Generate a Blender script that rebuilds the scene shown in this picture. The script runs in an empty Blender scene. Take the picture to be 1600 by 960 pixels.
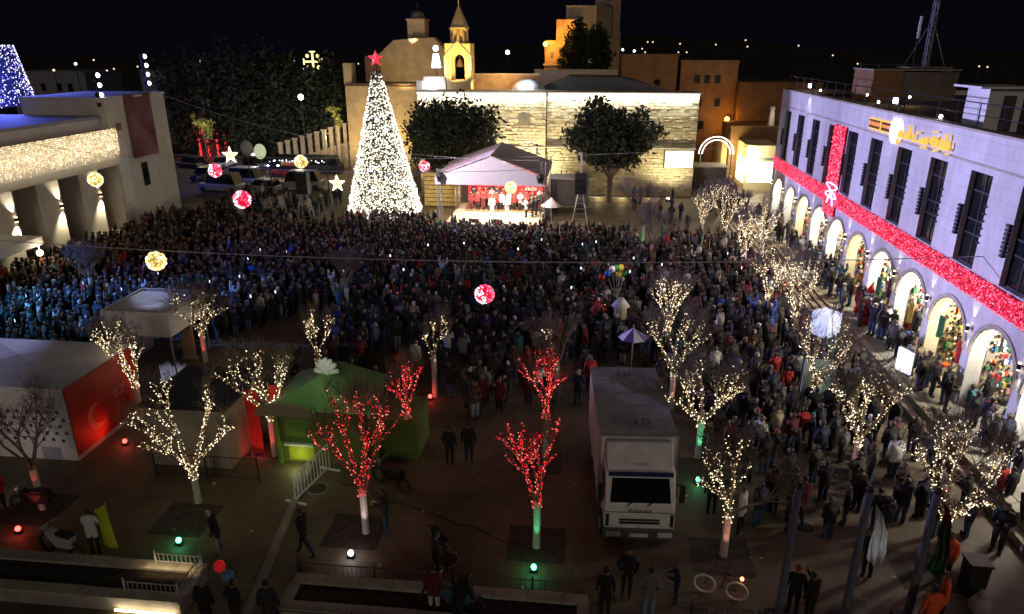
import bpy, math, random
import numpy as np
from mathutils import Vector, Matrix
R = math.radians
rnd = random.Random(7)
npr = np.random.RandomState(7)
sc = bpy.context.scene
COL = sc.collection

# ------------------------------------------------------------------ camera
CAM = np.array([0.0, 0.0, 15.0]); FPX = 1100.0
PITCH = math.atan(405 / FPX); YAW = R(6.1)
FW = np.array([-math.sin(YAW)*math.cos(PITCH), math.cos(YAW)*math.cos(PITCH), -math.sin(PITCH)])
RT = np.array([math.cos(YAW), math.sin(YAW), 0.0]); UP = np.cross(RT, FW)
cd = bpy.data.cameras.new('camera'); cam = bpy.data.objects.new('camera', cd); COL.objects.link(cam)
cd.sensor_width = 36; cd.lens = 36*FPX/1600; cd.clip_start = .1; cd.clip_end = 3000
m = Matrix(((RT[0], UP[0], -FW[0], 0), (RT[1], UP[1], -FW[1], 0), (RT[2], UP[2], -FW[2], 15), (0, 0, 0, 1)))
cam.matrix_world = m
sc.camera = cam
# ------------------------------------------------------------------ world, added fill sun, exposure
w = bpy.data.worlds.new('World'); sc.world = w; w.use_nodes = True
bg = w.node_tree.nodes['Background']; bg.inputs[0].default_value = (.33, .36, .75, 1); bg.inputs[1].default_value = .0048
sd = bpy.data.lights.new('plaza_fill_sun', 'SUN'); sd.energy = .25; sd.angle = R(14); sd.color = (1, .86, .68)  # added warm sun, stands in for unseen floodlights behind the camera
so = bpy.data.objects.new('plaza_fill_sun', sd); COL.objects.link(so); so.rotation_euler = (R(70), R(-4), R(12))
sc.view_settings.view_transform = 'Standard'; sc.view_settings.look = 'None'
sc.view_settings.exposure = 0; sc.view_settings.gamma = 1
sc.cycles.max_bounces = 4; sc.cycles.diffuse_bounces = 2; sc.cycles.glossy_bounces = 2
sc.cycles.sample_clamp_indirect = 1.0; sc.cycles.sample_clamp_direct = 0
sc.cycles.caustics_reflective = False; sc.cycles.caustics_refractive = False
sc.cycles.use_denoising = True

def G(px, py, z=0.0):
    """ground (or height z) point that a line of sight meets, used once to survey where things stand"""
    d = FW*FPX + RT*(px-800) - UP*(py-480)
    p = CAM + d*((z-15)/d[2]); return float(p[0]), float(p[1])

# ------------------------------------------------------------------ materials
MATS = {}
def mat(name, col, rough=.8, var=0.0, scale=3.0, bump=0.0, metal=0.0, col2=None, spec=None):
    if name in MATS: return MATS[name]
    m = bpy.data.materials.new(name); m.use_nodes = True; nt = m.node_tree; b = nt.nodes['Principled BSDF']
    b.inputs['Base Color'].default_value = (*col, 1); b.inputs['Roughness'].default_value = rough
    b.inputs['Metallic'].default_value = metal
    if spec is not None: b.inputs['Specular IOR Level'].default_value = spec
    if var or bump or col2:
        tc = nt.nodes.new('ShaderNodeTexCoord'); nz = nt.nodes.new('ShaderNodeTexNoise')
        nz.inputs['Scale'].default_value = scale; nz.inputs['Detail'].default_value = 6
        nt.links.new(tc.outputs['Object'], nz.inputs['Vector'])
        rp = nt.nodes.new('ShaderNodeValToRGB'); nt.links.new(nz.outputs['Fac'], rp.inputs['Fac'])
        c2 = col2 or tuple(min(1, c*(1+var)) for c in col); c1 = tuple(c*(1-var) for c in col)
        rp.color_ramp.elements[0].position = .35; rp.color_ramp.elements[0].color = (*c1, 1)
        rp.color_ramp.elements[1].position = .65; rp.color_ramp.elements[1].color = (*c2, 1)
        nt.links.new(rp.outputs['Color'], b.inputs['Base Color'])
        if bump:
            bp = nt.nodes.new('ShaderNodeBump'); bp.inputs['Strength'].default_value = bump; bp.inputs['Distance'].default_value = .03
            nt.links.new(nz.outputs['Fac'], bp.inputs['Height']); nt.links.new(bp.outputs['Normal'], b.inputs['Normal'])
    MATS[name] = m; return m
def glow(name, col, s, sample=False):
    if name in MATS: return MATS[name]
    m = bpy.data.materials.new(name); m.use_nodes = True; b = m.node_tree.nodes['Principled BSDF']
    b.inputs['Base Color'].default_value = (*[c*.5 for c in col], 1)
    b.inputs['Emission Color'].default_value = (*col, 1); b.inputs['Emission Strength'].default_value = s
    if not sample: m.cycles.emission_sampling = 'NONE'
    MATS[name] = m; return m

STONE = mat('pale_limestone', (.5, .44, .34), .85, .16, 1.6, .3)
STONE2 = mat('weathered_limestone', (.42, .36, .26), .9, .3, 2.2, .5)
PLASTER = mat('white_plaster', (.78, .76, .76), .7, .05, .8, .1)
PLASTER2 = mat('cream_plaster', (.66, .62, .56), .8, .08, .8, .1)
OCHRE = mat('ochre_stone', (.42, .3, .17), .9, .2, 1.0, .3)
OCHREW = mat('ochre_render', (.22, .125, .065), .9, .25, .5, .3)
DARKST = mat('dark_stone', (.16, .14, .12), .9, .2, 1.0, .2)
CONC = mat('concrete', (.3, .28, .25), .9, .2, 1.5, .2)
ROOFM = mat('flat_roof', (.12, .12, .15), .9, .2, .8, .1)
WHITE = mat('white_fabric', (.72, .72, .74), .75, .07, 1.6, 1.0)
WPAINT = mat('white_paint', (.82, .83, .84), .4, .1, 2.5)
GREYM = mat('grey_sheet', (.3, .3, .31), .7, .1, 1.5)
DGREY = mat('dark_grey', (.06, .06, .065), .6, .2, 3)
BLACK = mat('black_plastic', (.018, .018, .02), .5)
RUBBER = mat('rubber', (.02, .02, .02), .8)
GLASS = mat('dark_glass', (.012, .014, .018), .08)
METAL = mat('galvanised_metal', (.5, .5, .52), .4, metal=.7)
DMETAL = mat('dark_iron', (.04, .04, .045), .5, metal=.4)
REDF = mat('red_fabric', (.55, .02, .02), .7, .15, 2)
GREENF = mat('green_fabric', (.10, .22, .03), .75, .2, 1.5)
LIMEF = mat('lime_fabric', (.38, .45, .02), .7, .1, 3)
ORANGEF = mat('orange_fabric', (.85, .12, .03), .6)
BARK = mat('bark', (.2, .16, .13), .95, .3, 12, .6)
LEAF = mat('leaf_dark', (.03, .042, .022), .8, .35, .6)
LEAF2 = mat('leaf_mid', (.06, .085, .035), .7, .3, .6)
SOIL = mat('soil', (.035, .028, .022), .95, .4, 5, .8)
GRATE = mat('tree_pit_earth', (.06, .05, .045), .9, .35, 4, .6)
WOOD = mat('wood_deck', (.25, .15, .08), .8, .2, 3)
GOLD = mat('gold_letters', (.7, .42, .06), .4)
HEDGE = mat('hill_ground', (.03, .03, .028), .95, .3, .05)
BLUEP = mat('blue_paint', (.02, .03, .14), .4)
SKIN = mat('skin', (.22, .135, .095), .7)
HAIRC = [mat('hair_black', (.012, .01, .009), .6), mat('hair_brown', (.04, .025, .015), .6), mat('knit_white', (.6, .6, .6), .9),
         mat('scarf_grey', (.16, .15, .16), .9), mat('scarf_red', (.35, .03, .04), .9)]
CLOTH = {}
for n_, c_ in dict(black=(.01,.01,.013), navy=(.012,.016,.045), charcoal=(.025,.025,.03), brown=(.07,.045,.03), olive=(.05,.055,.03),
                   maroon=(.12,.015,.02), grey=(.16,.16,.17), denim=(.05,.08,.16), beige=(.35,.28,.2), pale=(.55,.55,.58), red=(.45,.02,.02),
                   lightdenim=(.2,.26,.36), purple=(.07,.03,.09), green=(.03,.16,.05), teal=(.03,.12,.13), white=(.7,.7,.7), orange=(.85,.12,.03),
                   pink=(.7,.35,.36), yellow=(.6,.45,.05), blue=(.03,.08,.4)).items():
    CLOTH[n_] = mat('cloth_'+n_, c_, .85, .15, 8)
SHOE = mat('shoe_dark', (.02, .02, .02), .6)

E_WARM = glow('bulb_warm', (1, .76, .4), 2.6); E_WHITE = glow('bulb_white', (1, .86, .62), 4.2)
E_WARMD = glow('bulb_warm_dim', (1, .62, .28), .7)
E_RED = glow('bulb_red', (1, .02, .03), 1.9); E_REDL = glow('bulb_red_hot', (1, .22, .15), 3); E_REDD = glow('bulb_red_dim', (.9, .01, .02), .5)
E_STRIP = glow('bulb_crimson', (1, .02, .07), 1.6); E_STRIPH = glow('bulb_crimson_hot', (1, .12, .2), 3.2); E_STRIPD = glow('bulb_crimson_dim', (.8, .005, .03), .5)
E_BLUE = glow('bulb_blue', (.3, .25, 1), 1.6); E_BLUEH = glow('bulb_blue_white', (.72, .74, 1), 3)
E_GREEN = glow('lamp_green', (.1, 1, .45), 9); E_REDLAMP = glow('lamp_red', (1, .05, .04), 9); E_COOL = glow('lamp_cool', (.8, .85, 1), 14)
E_LAMPW = glow('lamp_warm', (1, .75, .4), 12); E_CREAM = glow('panel_cream', (1, .93, .62), 1.3)
E_ORANGE = glow('lamp_orange', (1, .45, .08), 8); E_PHONE = glow('phone_screen', (.6, .75, 1), 2.5); E_VIOLET = glow('tube_violet', (.55, .45, 1), 3)
E_TEAL = glow('bulb_teal', (.02, .9, .5), 1.4)

def ashlar(name, c1, c2, cm, bw, rh, axis):
    m = bpy.data.materials.new(name); m.use_nodes = True; nt = m.node_tree; b = nt.nodes['Principled BSDF']; L = nt.links.new
    tc = nt.nodes.new('ShaderNodeTexCoord'); sx = nt.nodes.new('ShaderNodeSeparateXYZ'); cx = nt.nodes.new('ShaderNodeCombineXYZ'); L(tc.outputs['Object'], sx.inputs[0])
    L(sx.outputs[axis], cx.inputs[0]); L(sx.outputs[2], cx.inputs[1])
    br = nt.nodes.new('ShaderNodeTexBrick'); br.inputs['Scale'].default_value = 1; br.inputs['Mortar Size'].default_value = .012; br.inputs['Brick Width'].default_value = bw; br.inputs['Row Height'].default_value = rh
    for k, c in (('Color1', c1), ('Color2', c2), ('Mortar', cm)): br.inputs[k].default_value = (*c, 1)
    L(cx.outputs[0], br.inputs['Vector']); nz = nt.nodes.new('ShaderNodeTexNoise'); nz.inputs['Scale'].default_value = .7; nz.inputs['Detail'].default_value = 7; nz.inputs['Roughness'].default_value = .7
    mp = nt.nodes.new('ShaderNodeMapping'); mp.inputs['Scale'].default_value = (1, 1, .25); L(tc.outputs['Object'], mp.inputs[0]); L(mp.outputs[0], nz.inputs['Vector'])
    rp = nt.nodes.new('ShaderNodeValToRGB'); rp.color_ramp.elements[0].position = .3; rp.color_ramp.elements[0].color = (.72, .7, .66, 1); rp.color_ramp.elements[1].position = .62; rp.color_ramp.elements[1].color = (1, 1, 1, 1); L(nz.outputs['Fac'], rp.inputs['Fac'])
    mx = nt.nodes.new('ShaderNodeMix'); mx.data_type = 'RGBA'; mx.blend_type = 'MULTIPLY'; mx.inputs[0].default_value = 1; L(br.outputs['Color'], mx.inputs[6]); L(rp.outputs['Color'], mx.inputs[7]); L(mx.outputs[2], b.inputs['Base Color'])
    b.inputs['Roughness'].default_value = .75; return m
FACADE = ashlar('white_facade_stone', (.8, .78, .78), (.76, .74, .74), (.62, .6, .6), 1.27, .52, 1)
# ------------------------------------------------------------------ mesh builder
class MB:
    def __init__(s): s.v = []; s.f = []; s.m = []
    def add(s, vs, fs, k=0):
        o = len(s.v); s.v += [tuple(map(float, v)) for v in vs]; s.f += [tuple(i+o for i in f) for f in fs]; s.m += [k]*len(fs); return s
    def box(s, x0, x1, y0, y1, z0, z1, k=0, rot=0.0, piv=None):
        vs = [(x, y, z) for z in (z0, z1) for y in (y0, y1) for x in (x0, x1)]
        if rot:
            cx, cy = piv or ((x0+x1)/2, (y0+y1)/2); c, n = math.cos(rot), math.sin(rot)
            vs = [(cx+(x-cx)*c-(y-cy)*n, cy+(x-cx)*n+(y-cy)*c, z) for x, y, z in vs]
        return s.add(vs, [(0, 2, 3, 1), (4, 5, 7, 6), (0, 1, 5, 4), (2, 6, 7, 3), (0, 4, 6, 2), (1, 3, 7, 5)], k)
    def tube(s, p, q, r0, r1=None, n=6, k=0, cap=True):
        p, q = Vector(p), Vector(q); d = q-p
        if d.length < 1e-6: return s
        r1 = r0 if r1 is None else r1; a = d.orthogonal().normalized(); b = d.normalized().cross(a)
        vs = [p+(a*math.cos(t)+b*math.sin(t))*r0 for t in [2*math.pi*i/n for i in range(n)]] + [q+(a*math.cos(t)+b*math.sin(t))*r1 for t in [2*math.pi*i/n for i in range(n)]]
        fs = [(i, (i+1) % n, n+(i+1) % n, n+i) for i in range(n)]
        if cap: fs += [tuple(range(n))[::-1], tuple(range(n, 2*n))]
        return s.add(vs, fs, k)
    def path(s, ps, r, n=5, k=0):
        for a, b in zip(ps, ps[1:]): s.tube(a, b, r, r, n, k)
        return s
    def prism(s, poly, a0, a1, axis='y', k=0, hole=None):
        """poly in the plane across axis, extruded from a0 to a1"""
        f = {'y': lambda u, v, a: (u, a, v), 'x': lambda u, v, a: (a, u, v), 'z': lambda u, v, a: (u, v, a)}[axis]
        n = len(poly); vs = [f(u, v, a0) for u, v in poly]+[f(u, v, a1) for u, v in poly]
        return s.add(vs, [tuple(range(n))[::-1], tuple(range(n, 2*n))]+[(i, (i+1) % n, n+(i+1) % n, n+i) for i in range(n)], k)
    def arch_wall(s, u0, u1, z0, z1, uc, hw, spring, a0, a1, axis='x', k=0, n=12, zs=None):
        """wall panel u0..u1 x z0..z1 with an arched opening centred uc, half width hw, springing at spring; depth a0..a1"""
        f = (lambda u, v, a: (a, u, v)) if axis == 'x' else (lambda u, v, a: (u, a, v))
        arc = [(uc-hw*math.cos(math.pi*i/n), spring+hw*math.sin(math.pi*i/n)) for i in range(n+1)]
        zs = z0 if zs is None else zs
        L = [(uc-hw, zs)]+arc+[(uc+hw, zs)]
        for a, sgn in ((a0, 1), (a1, -1)):
            quads = [[(u0, z0), (uc-hw, z0), (uc-hw, spring), (u0, spring)], [(uc+hw, z0), (u1, z0), (u1, spring), (uc+hw, spring)],
                     [(u0, spring), (uc-hw, spring), (uc-hw, z1), (u0, z1)], [(uc+hw, spring), (u1, spring), (u1, z1), (uc+hw, z1)]]
            for p, q in zip(arc, arc[1:]): quads.append([p, q, (q[0], z1), (p[0], z1)])
            for qd in quads:
                vs = [f(u, v, a) for u, v in qd]; s.add(vs, [(0, 1, 2, 3) if sgn > 0 else (3, 2, 1, 0)], k)
        for p, q in zip(L, L[1:]):
            s.add([f(*p, a0), f(*q, a0), f(*q, a1), f(*p, a1)], [(0, 1, 2, 3)], k)
        for p, q in (((u0, z0), (u0, z1)), ((u0, z1), (u1, z1)), ((u1, z1), (u1, z0))):
            s.add([f(*p, a0), f(*q, a0), f(*q, a1), f(*p, a1)], [(0, 1, 2, 3)], k)
        return s
    def sphere(s, c, r, n=8, k=0, sz=1.0):
        rings = max(3, n//2); vs = [(c[0], c[1], c[2]-r*sz)]
        for i in range(1, rings):
            t = math.pi*i/rings-math.pi/2
            vs += [(c[0]+r*math.cos(t)*math.cos(2*math.pi*j/n), c[1]+r*math.cos(t)*math.sin(2*math.pi*j/n), c[2]+r*sz*math.sin(t)) for j in range(n)]
        vs.append((c[0], c[1], c[2]+r*sz)); fs = [(0, 1+(j+1) % n, 1+j) for j in range(n)]
        for i in range(rings-2):
            fs += [(1+i*n+j, 1+i*n+(j+1) % n, 1+(i+1)*n+(j+1) % n, 1+(i+1)*n+j) for j in range(n)]
        e = len(vs)-1; fs += [(e, 1+(rings-2)*n+j, 1+(rings-2)*n+(j+1) % n) for j in range(n)]
        return s.add(vs, fs, k)
    def build(s, name, mats, parent=None, loc=None, smooth=False, bevel=0, **props):
        me = bpy.data.meshes.new(name); me.from_pydata(s.v, [], s.f)
        mats = mats if isinstance(mats, (list, tuple)) else [mats]
        for mm in mats: me.materials.append(mm)
        if len(mats) > 1: me.polygons.foreach_set('material_index', s.m)
        if smooth: me.polygons.foreach_set('use_smooth', [True]*len(s.f))
        me.update(); o = bpy.data.objects.new(name, me); COL.objects.link(o)
        if bevel:
            b = o.modifiers.new('Bevel', 'BEVEL'); b.width = bevel; b.segments = 2; b.limit_method = 'ANGLE'
        if parent: o.parent = parent
        if loc is not None: o.location = loc
        tag(o, **props); return o
def tag(o, label=None, cat=None, group=None, kind=None):
    if label: o['label'] = label
    if cat: o['category'] = cat
    if group: o['group'] = group
    if kind: o['kind'] = kind
    return o
def thing(name, label, cat, loc=(0, 0, 0), rz=0.0, group=None):
    o = bpy.data.objects.new(name, None); COL.objects.link(o); o.location = loc; o.rotation_euler = (0, 0, rz); o.empty_display_size = .2
    return tag(o, label, cat, group)
def copy_tree(o, parent=None):
    c = o.copy(); COL.objects.link(c); c.parent = parent
    for ch in list(o.children): copy_tree(ch, c)
    return c
OCT = np.array([(1,0,0),(-1,0,0),(0,1,0),(0,-1,0),(0,0,1),(0,0,-1)], float)
OCF = np.array([(0,2,4),(2,1,4),(1,3,4),(3,0,4),(2,0,5),(1,2,5),(3,1,5),(0,3,5)])
def bulbs(name, pts, r, mats, weights=None, parent=None, jitter=.3, **props):
    """many small lamps of a light string, joined"""
    pts = np.asarray(pts, float).reshape(-1, 3); n = len(pts)
    rr = r*(1+jitter*(npr.rand(n)*2-1)); v = (pts[:, None, :]+OCT[None]*rr[:, None, None]).reshape(-1, 3)
    f = (OCF[None]+6*np.arange(n)[:, None, None]).reshape(-1, 3)
    me = bpy.data.meshes.new(name); me.vertices.add(len(v)); me.vertices.foreach_set('co', v.ravel())
    me.loops.add(f.size); me.loops.foreach_set('vertex_index', f.ravel().astype(np.int32))
    me.polygons.add(len(f)); me.polygons.foreach_set('loop_start', np.arange(0, f.size, 3, dtype=np.int32))
    mi = npr.choice(len(mats), n, p=weights)
    me.polygons.foreach_set('material_index', np.repeat(mi, 8).astype(np.int32))
    for mm in mats: me.materials.append(mm)
    me.update(); me.validate()
    o = bpy.data.objects.new(name, me); COL.objects.link(o)
    if parent: o.parent = parent
    props.setdefault('kind', 'stuff'); return tag(o, **props)
def lamp(kind, loc, power, col, parent=None, target=None, size=.15, cone=60, blend=.4, name='light', sy=None):
    l = bpy.data.lights.new(name, kind); l.energy = power; l.color = col
    if kind == 'SPOT': l.spot_size = R(cone); l.spot_blend = blend; l.shadow_soft_size = size
    elif kind == 'POINT': l.shadow_soft_size = size
    elif kind == 'AREA': l.shape = 'RECTANGLE'; l.size = size; l.size_y = sy or size
    o = bpy.data.objects.new(name, l); COL.objects.link(o); o.location = loc
    if target is not None:
        d = Vector(target)-Vector(loc); o.rotation_euler = d.to_track_quat('-Z', 'Y').to_euler()
    return o
def text_mesh(s, size, M, mt, parent=None, name='lettering', depth=.03, align='CENTER'):
    c = bpy.data.curves.new(name, 'FONT'); c.body = s; c.size = size; c.extrude = depth/2; c.align_x = align; c.align_y = 'CENTER'; c.resolution_u = 3
    o = bpy.data.objects.new('tmp', c); COL.objects.link(o); dg = bpy.context.evaluated_depsgraph_get()
    me = bpy.data.meshes.new_from_object(o.evaluated_get(dg)); bpy.data.objects.remove(o)
    me.name = name; me.transform(M); me.materials.clear(); me.materials.append(mt)
    r = bpy.data.objects.new(name, me); COL.objects.link(r)
    if parent: r.parent = parent
    return r
def frame_m(o, x, y):
    """matrix whose local x,y point along the given world vectors at origin o"""
    x, y = Vector(x).normalized(), Vector(y).normalized(); z = x.cross(y)
    return Matrix(((x[0], y[0], z[0], o[0]), (x[1], y[1], z[1], o[1]), (x[2], y[2], z[2], o[2]), (0, 0, 0, 1)))

# ================================================================== GROUND
def ground_mat():
    m = bpy.data.materials.new('plaza_paving'); m.use_nodes = True; nt = m.node_tree; b = nt.nodes['Principled BSDF']
    tc = nt.nodes.new('ShaderNodeTexCoord')
    br = nt.nodes.new('ShaderNodeTexBrick'); br.inputs['Scale'].default_value = 1; br.inputs['Mortar Size'].default_value = .012
    br.inputs['Brick Width'].default_value = .8; br.inputs['Row Height'].default_value = .4
    br.inputs['Color1'].default_value = (.17, .142, .105, 1); br.inputs['Color2'].default_value = (.2, .168, .125, 1); br.inputs['Mortar'].default_value = (.105, .09, .07, 1)
    nz = nt.nodes.new('ShaderNodeTexNoise'); nz.inputs['Scale'].default_value = .35; nz.inputs['Detail'].default_value = 8; nz.inputs['Roughness'].default_value = .65
    rp = nt.nodes.new('ShaderNodeValToRGB'); rp.color_ramp.elements[0].position = .3; rp.color_ramp.elements[0].color = (.42, .42, .38, 1)
    rp.color_ramp.elements[1].position = .7; rp.color_ramp.elements[1].color = (1.15, 1.02, .9, 1)
    mx = nt.nodes.new('ShaderNodeMix'); mx.data_type = 'RGBA'; mx.blend_type = 'MULTIPLY'; mx.inputs[0].default_value = 1
    L = nt.links.new
    L(tc.outputs['Object'], br.inputs['Vector']); L(tc.outputs['Object'], nz.inputs['Vector']); L(nz.outputs['Fac'], rp.inputs['Fac'])
    L(br.outputs['Color'], mx.inputs[6]); L(rp.outputs['Color'], mx.inputs[7]); L(mx.outputs[2], b.inputs['Base Color'])
    bp = nt.nodes.new('ShaderNodeBump'); bp.inputs['Strength'].default_value = .4; bp.inputs['Distance'].default_value = .01
    L(br.outputs['Color'], bp.inputs['Height']); L(bp.outputs['Normal'], b.inputs['Normal'])
    b.inputs['Roughness'].default_value = .62
    return m
MB().box(-300, 300, -20, 150, -1, 0).build('ground', ground_mat(), kind='structure')
# far hills with a dim slope behind the town
hb = MB(); nx, ny = 60, 14
for j in range(ny):
    for i in range(nx):
        x = -700+1400*i/(nx-1); y = 150+650*j/(ny-1); t = j/(ny-1)
        z = -1+24*t*(.6+.4*math.sin(x*.006+1.3)+.12*math.sin(x*.021))+1.5*math.sin(x*.05+y*.03)*t
        hb.v.append((x, y, z))
for j in range(ny-1):
    for i in range(nx-1):
        a = j*nx+i; hb.f.append((a, a+1, a+nx+1, a+nx)); hb.m.append(0)
hb.build('hills', HEDGE, kind='structure', smooth=True)

lg = MB(); lr = random.Random(8)
for _ in range(260):
    x, y = lr.uniform(-16, 13), 13+22*lr.random()**1.6; a = lr.uniform(0, 6.28); q = lr.uniform(.03, .09); c, n_ = math.cos(a)*q, math.sin(a)*q
    lg.add([(x-c, y-n_, .008), (x+n_, y-c, .012), (x+c, y+n_, .03), (x-n_, y+c, .01)], [(0, 1, 2, 3)], lr.randrange(2))
lg.build('litter', [mat('paper_scrap', (.5, .48, .44), .9), mat('leaf_scrap', (.12, .08, .04), .9)], kind='stuff', label='scattered paper scraps and leaves on the paving', cat='litter')
for i, (x, y, lb) in enumerate(((-3.9, 17.6, 'round iron drain cover left of the central tree pit'), (-9.3, 20.8, 'round iron drain cover near the pale barrier'), (7.6, 20.4, 'round iron drain cover in the right foreground'))):
    t = thing('drain_cover', lb, 'drain cover', (x, y, 0)); MB().tube((0, 0, .001), (0, 0, .012), .32, n=20).build('lid', DMETAL, t); MB().tube((0, 0, .001), (0, 0, .006), .38, n=20).build('rim', CONC, t)
t = thing('power_cable', 'black power cable lying across the paving toward the green tent', 'cable', (0, 0, 0)); MB().path([(-8.6+.9*k+.25*math.sin(k*1.7), 21.2-.35*k+.2*math.sin(k*2.3), .015) for k in range(9)], .014, 4).build('cord', BLACK, t)

# ================================================================== RIGHT HALL (arcade building)
XF = 16.2; P0 = 27.3; PW = 3.82; FZ = .6
right = thing('municipal_building', 'long white municipal building with arcade, tall windows and red light strip', 'building', (XF, 40, 0))
def rp(mb, name, mats, **k):
    o = mb.build(name, mats, **k); o.parent = right; o.matrix_parent_inverse = Matrix.Translation((-XF, -40, 0)); return o
NB = range(-3, 10)
Y_NEAR = P0+PW*(-3)-PW/2; Y_FAR = P0+PW*9+PW/2+.4
wl = MB()
for k in NB:
    yc = P0+PW*k; wl.arch_wall(yc-PW/2, yc+PW/2, FZ, 5.28, yc, 1.6, 3.0, XF, XF+.62, 'x', 0, 14)
rp(wl, 'arcade_wall', FACADE)
for k in NB:    # raised arch mouldings
    am = MB(); yc = P0+PW*k; n = 16
    for i in range(n):
        a, b = math.pi*i/n, math.pi*(i+1)/n
        q = lambda r, t, x: (x, yc-r*math.cos(t), 3.0+r*math.sin(t))
        for r0, r1, x0 in ((1.615, 1.8, XF-.06),):
            vs = [q(r0, a, x0), q(r1, a, x0), q(r1, b, x0), q(r0, b, x0), q(r0, a, XF), q(r1, a, XF), q(r1, b, XF), q(r0, b, XF)]
            am.add(vs, [(0, 3, 2, 1), (0, 1, 5, 4), (1, 2, 6, 5), (2, 3, 7, 6), (3, 0, 4, 7)])
    rp(am, 'arch_moulding', STONE)
up = MB(); WT, WB = 10.15, 6.25
wins = [P0+PW*k-.05 for k in NB]; ww = .86
up.box(XF, XF+.5, Y_NEAR, Y_FAR, 5.281, WB, 0); up.box(XF, XF+.5, Y_NEAR, Y_FAR, WT, 11.7, 0)
edges = [Y_NEAR]+[e for wy in wins for e in (wy-ww, wy+ww)]+[Y_FAR]
for a, b in zip(edges[::2], edges[1::2]): up.box(XF, XF+.5, a, b, WB+.001, WT-.001)
rp(up, 'upper_wall', FACADE)
cn = MB(); cn.box(XF-.05, XF, Y_NEAR, Y_FAR, 10.42, 10.5); cn.box(XF-.09, XF+.5, Y_NEAR, Y_FAR, 11.7, 11.8); rp(cn, 'cornice', STONE)
hull = MB(); hull.box(XF+5.2, XF+22, Y_NEAR, Y_FAR, 0, 11.3); hull.box(XF+.5, XF+5.3, Y_NEAR, Y_FAR, 5.35, 11.28); hull.box(XF, XF+22, Y_FAR, Y_FAR+.3, 0, 11.7)
rp(hull, 'main_block', PLASTER2)
rf = MB().box(XF+.5, XF+22, Y_NEAR, Y_FAR, 11.3, 11.36); rp(rf, 'roof', ROOFM)
for i, wy in enumerate(wins):
    if wy < 20: continue
    fr = MB()
    for a, b in ((wy-ww, wy-ww+.07), (wy+ww-.07, wy+ww), (wy-.035, wy+.035)): fr.box(XF+.22, XF+.3, a, b, WB, WT)
    for z in (WB, 7.5, 8.1, 9.3, WT-.07): fr.box(XF+.215, XF+.305, wy-ww, wy+ww, z, z+.07)
    o = rp(fr, 'window', DMETAL)
    for sy in (-1, 1):
        p_ = MB().box(XF+.25, XF+.27, min(wy, wy+sy*ww), max(wy, wy+sy*ww), WB, WT).build('pane', GLASS, o)
    # blinds folded beside the opening
    sh = MB()
    for z in np.arange(7.35, 8.55, .17): sh.box(XF-.13, XF, wy+ww+.02, wy+ww+.26, z, z+.12)
    sh.box(XF-.06, XF, wy+ww+.05, wy+ww+.22, 7.35, 8.55)
    for z in np.arange(7.4, 9.2, .3): sh.box(XF-.1, XF, wy-ww-.1, wy-ww, z, z+.07)
    sh.build('shutter', DMETAL, o, kind='stuff')
cu = MB()
for yy in (30.85, 31.05, 31.4): cu.box(XF+.32, XF+.36, yy-.06, yy+.06, 8.3, 10.0)
rp(cu, 'curtain', WHITE)
# arcade walk behind the arches
wk = MB(); wk.box(XF+.62, XF+5.2, Y_NEAR, Y_FAR, 5.2, 5.34); rp(wk, 'arcade_ceiling', PLASTER)
sh = MB(); sh.box(XF+4.2, XF+5.2, Y_NEAR, Y_FAR, FZ, 5.2); rp(sh, 'shop_front', mat('shop_wall', (.55, .5, .42), .7, .1, 1))
for k in NB:
    yc = P0+PW*k
    if yc < 18: continue
    MBp = MB().box(XF+.9, XF+4.2, yc-PW/2-.14, yc-PW/2+.14, FZ, 5.2); rp(MBp, 'cross_wall', PLASTER)
    if k in (-2,): continue
    col = (1, .8, .42) if k % 3 == 1 else (1, .93, .76)
    o = rp(MB().box(XF+1.9, XF+2.5, yc-.5, yc+.5, 5.12, 5.18), 'ceiling_lamp', glow('arcade_lamp', (1, .9, .7), 3))
    lamp('POINT', (XF+1.7, yc, 4.5), 1300 if k % 4 else 900, col, size=.3, name='arcade_light')
# wall sconces with light thrown up and down the piers
scon = None
for k in NB:
    y = P0+PW*k+PW/2
    if y < 20: continue
    t = thing('wall_sconce', 'small up-and-down wall lamp right %s arch of the arcade' % ('before the nearest', 'after the nearest', 'after the second', 'after the third', 'after the fourth', 'after the fifth', 'after the sixth', 'after the seventh', 'after the eighth', 'after the ninth', 'after the tenth', 'after the eleventh', 'after the twelfth')[k+2 if k > -2 else 0], 'wall lamp', (XF, y, 4.0), group='sconces between the arches')
    MB().tube((-.16, 0, -.12), (-.16, 0, .12), .07, .07, 8).box(-.16, 0, -.02, .02, -.02, .02).build('housing', DMETAL, t)
    MB().tube((-.16, 0, .121), (-.16, 0, .15), .055, .055, 8).tube((-.16, 0, -.15), (-.16, 0, -.121), .055, .055, 8).build('lens', E_LAMPW, t)
    lamp('SPOT', (XF-.16, y, 4.2), 60, (1, .92, .8), target=(XF-.02, y, 6), size=.03, cone=50, blend=.8, name='sconce_up')
    lamp('SPOT', (XF-.16, y, 3.8), 45, (1, .92, .8), target=(XF-.02, y, 2), size=.03, cone=50, blend=.8, name='sconce_down')
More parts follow.
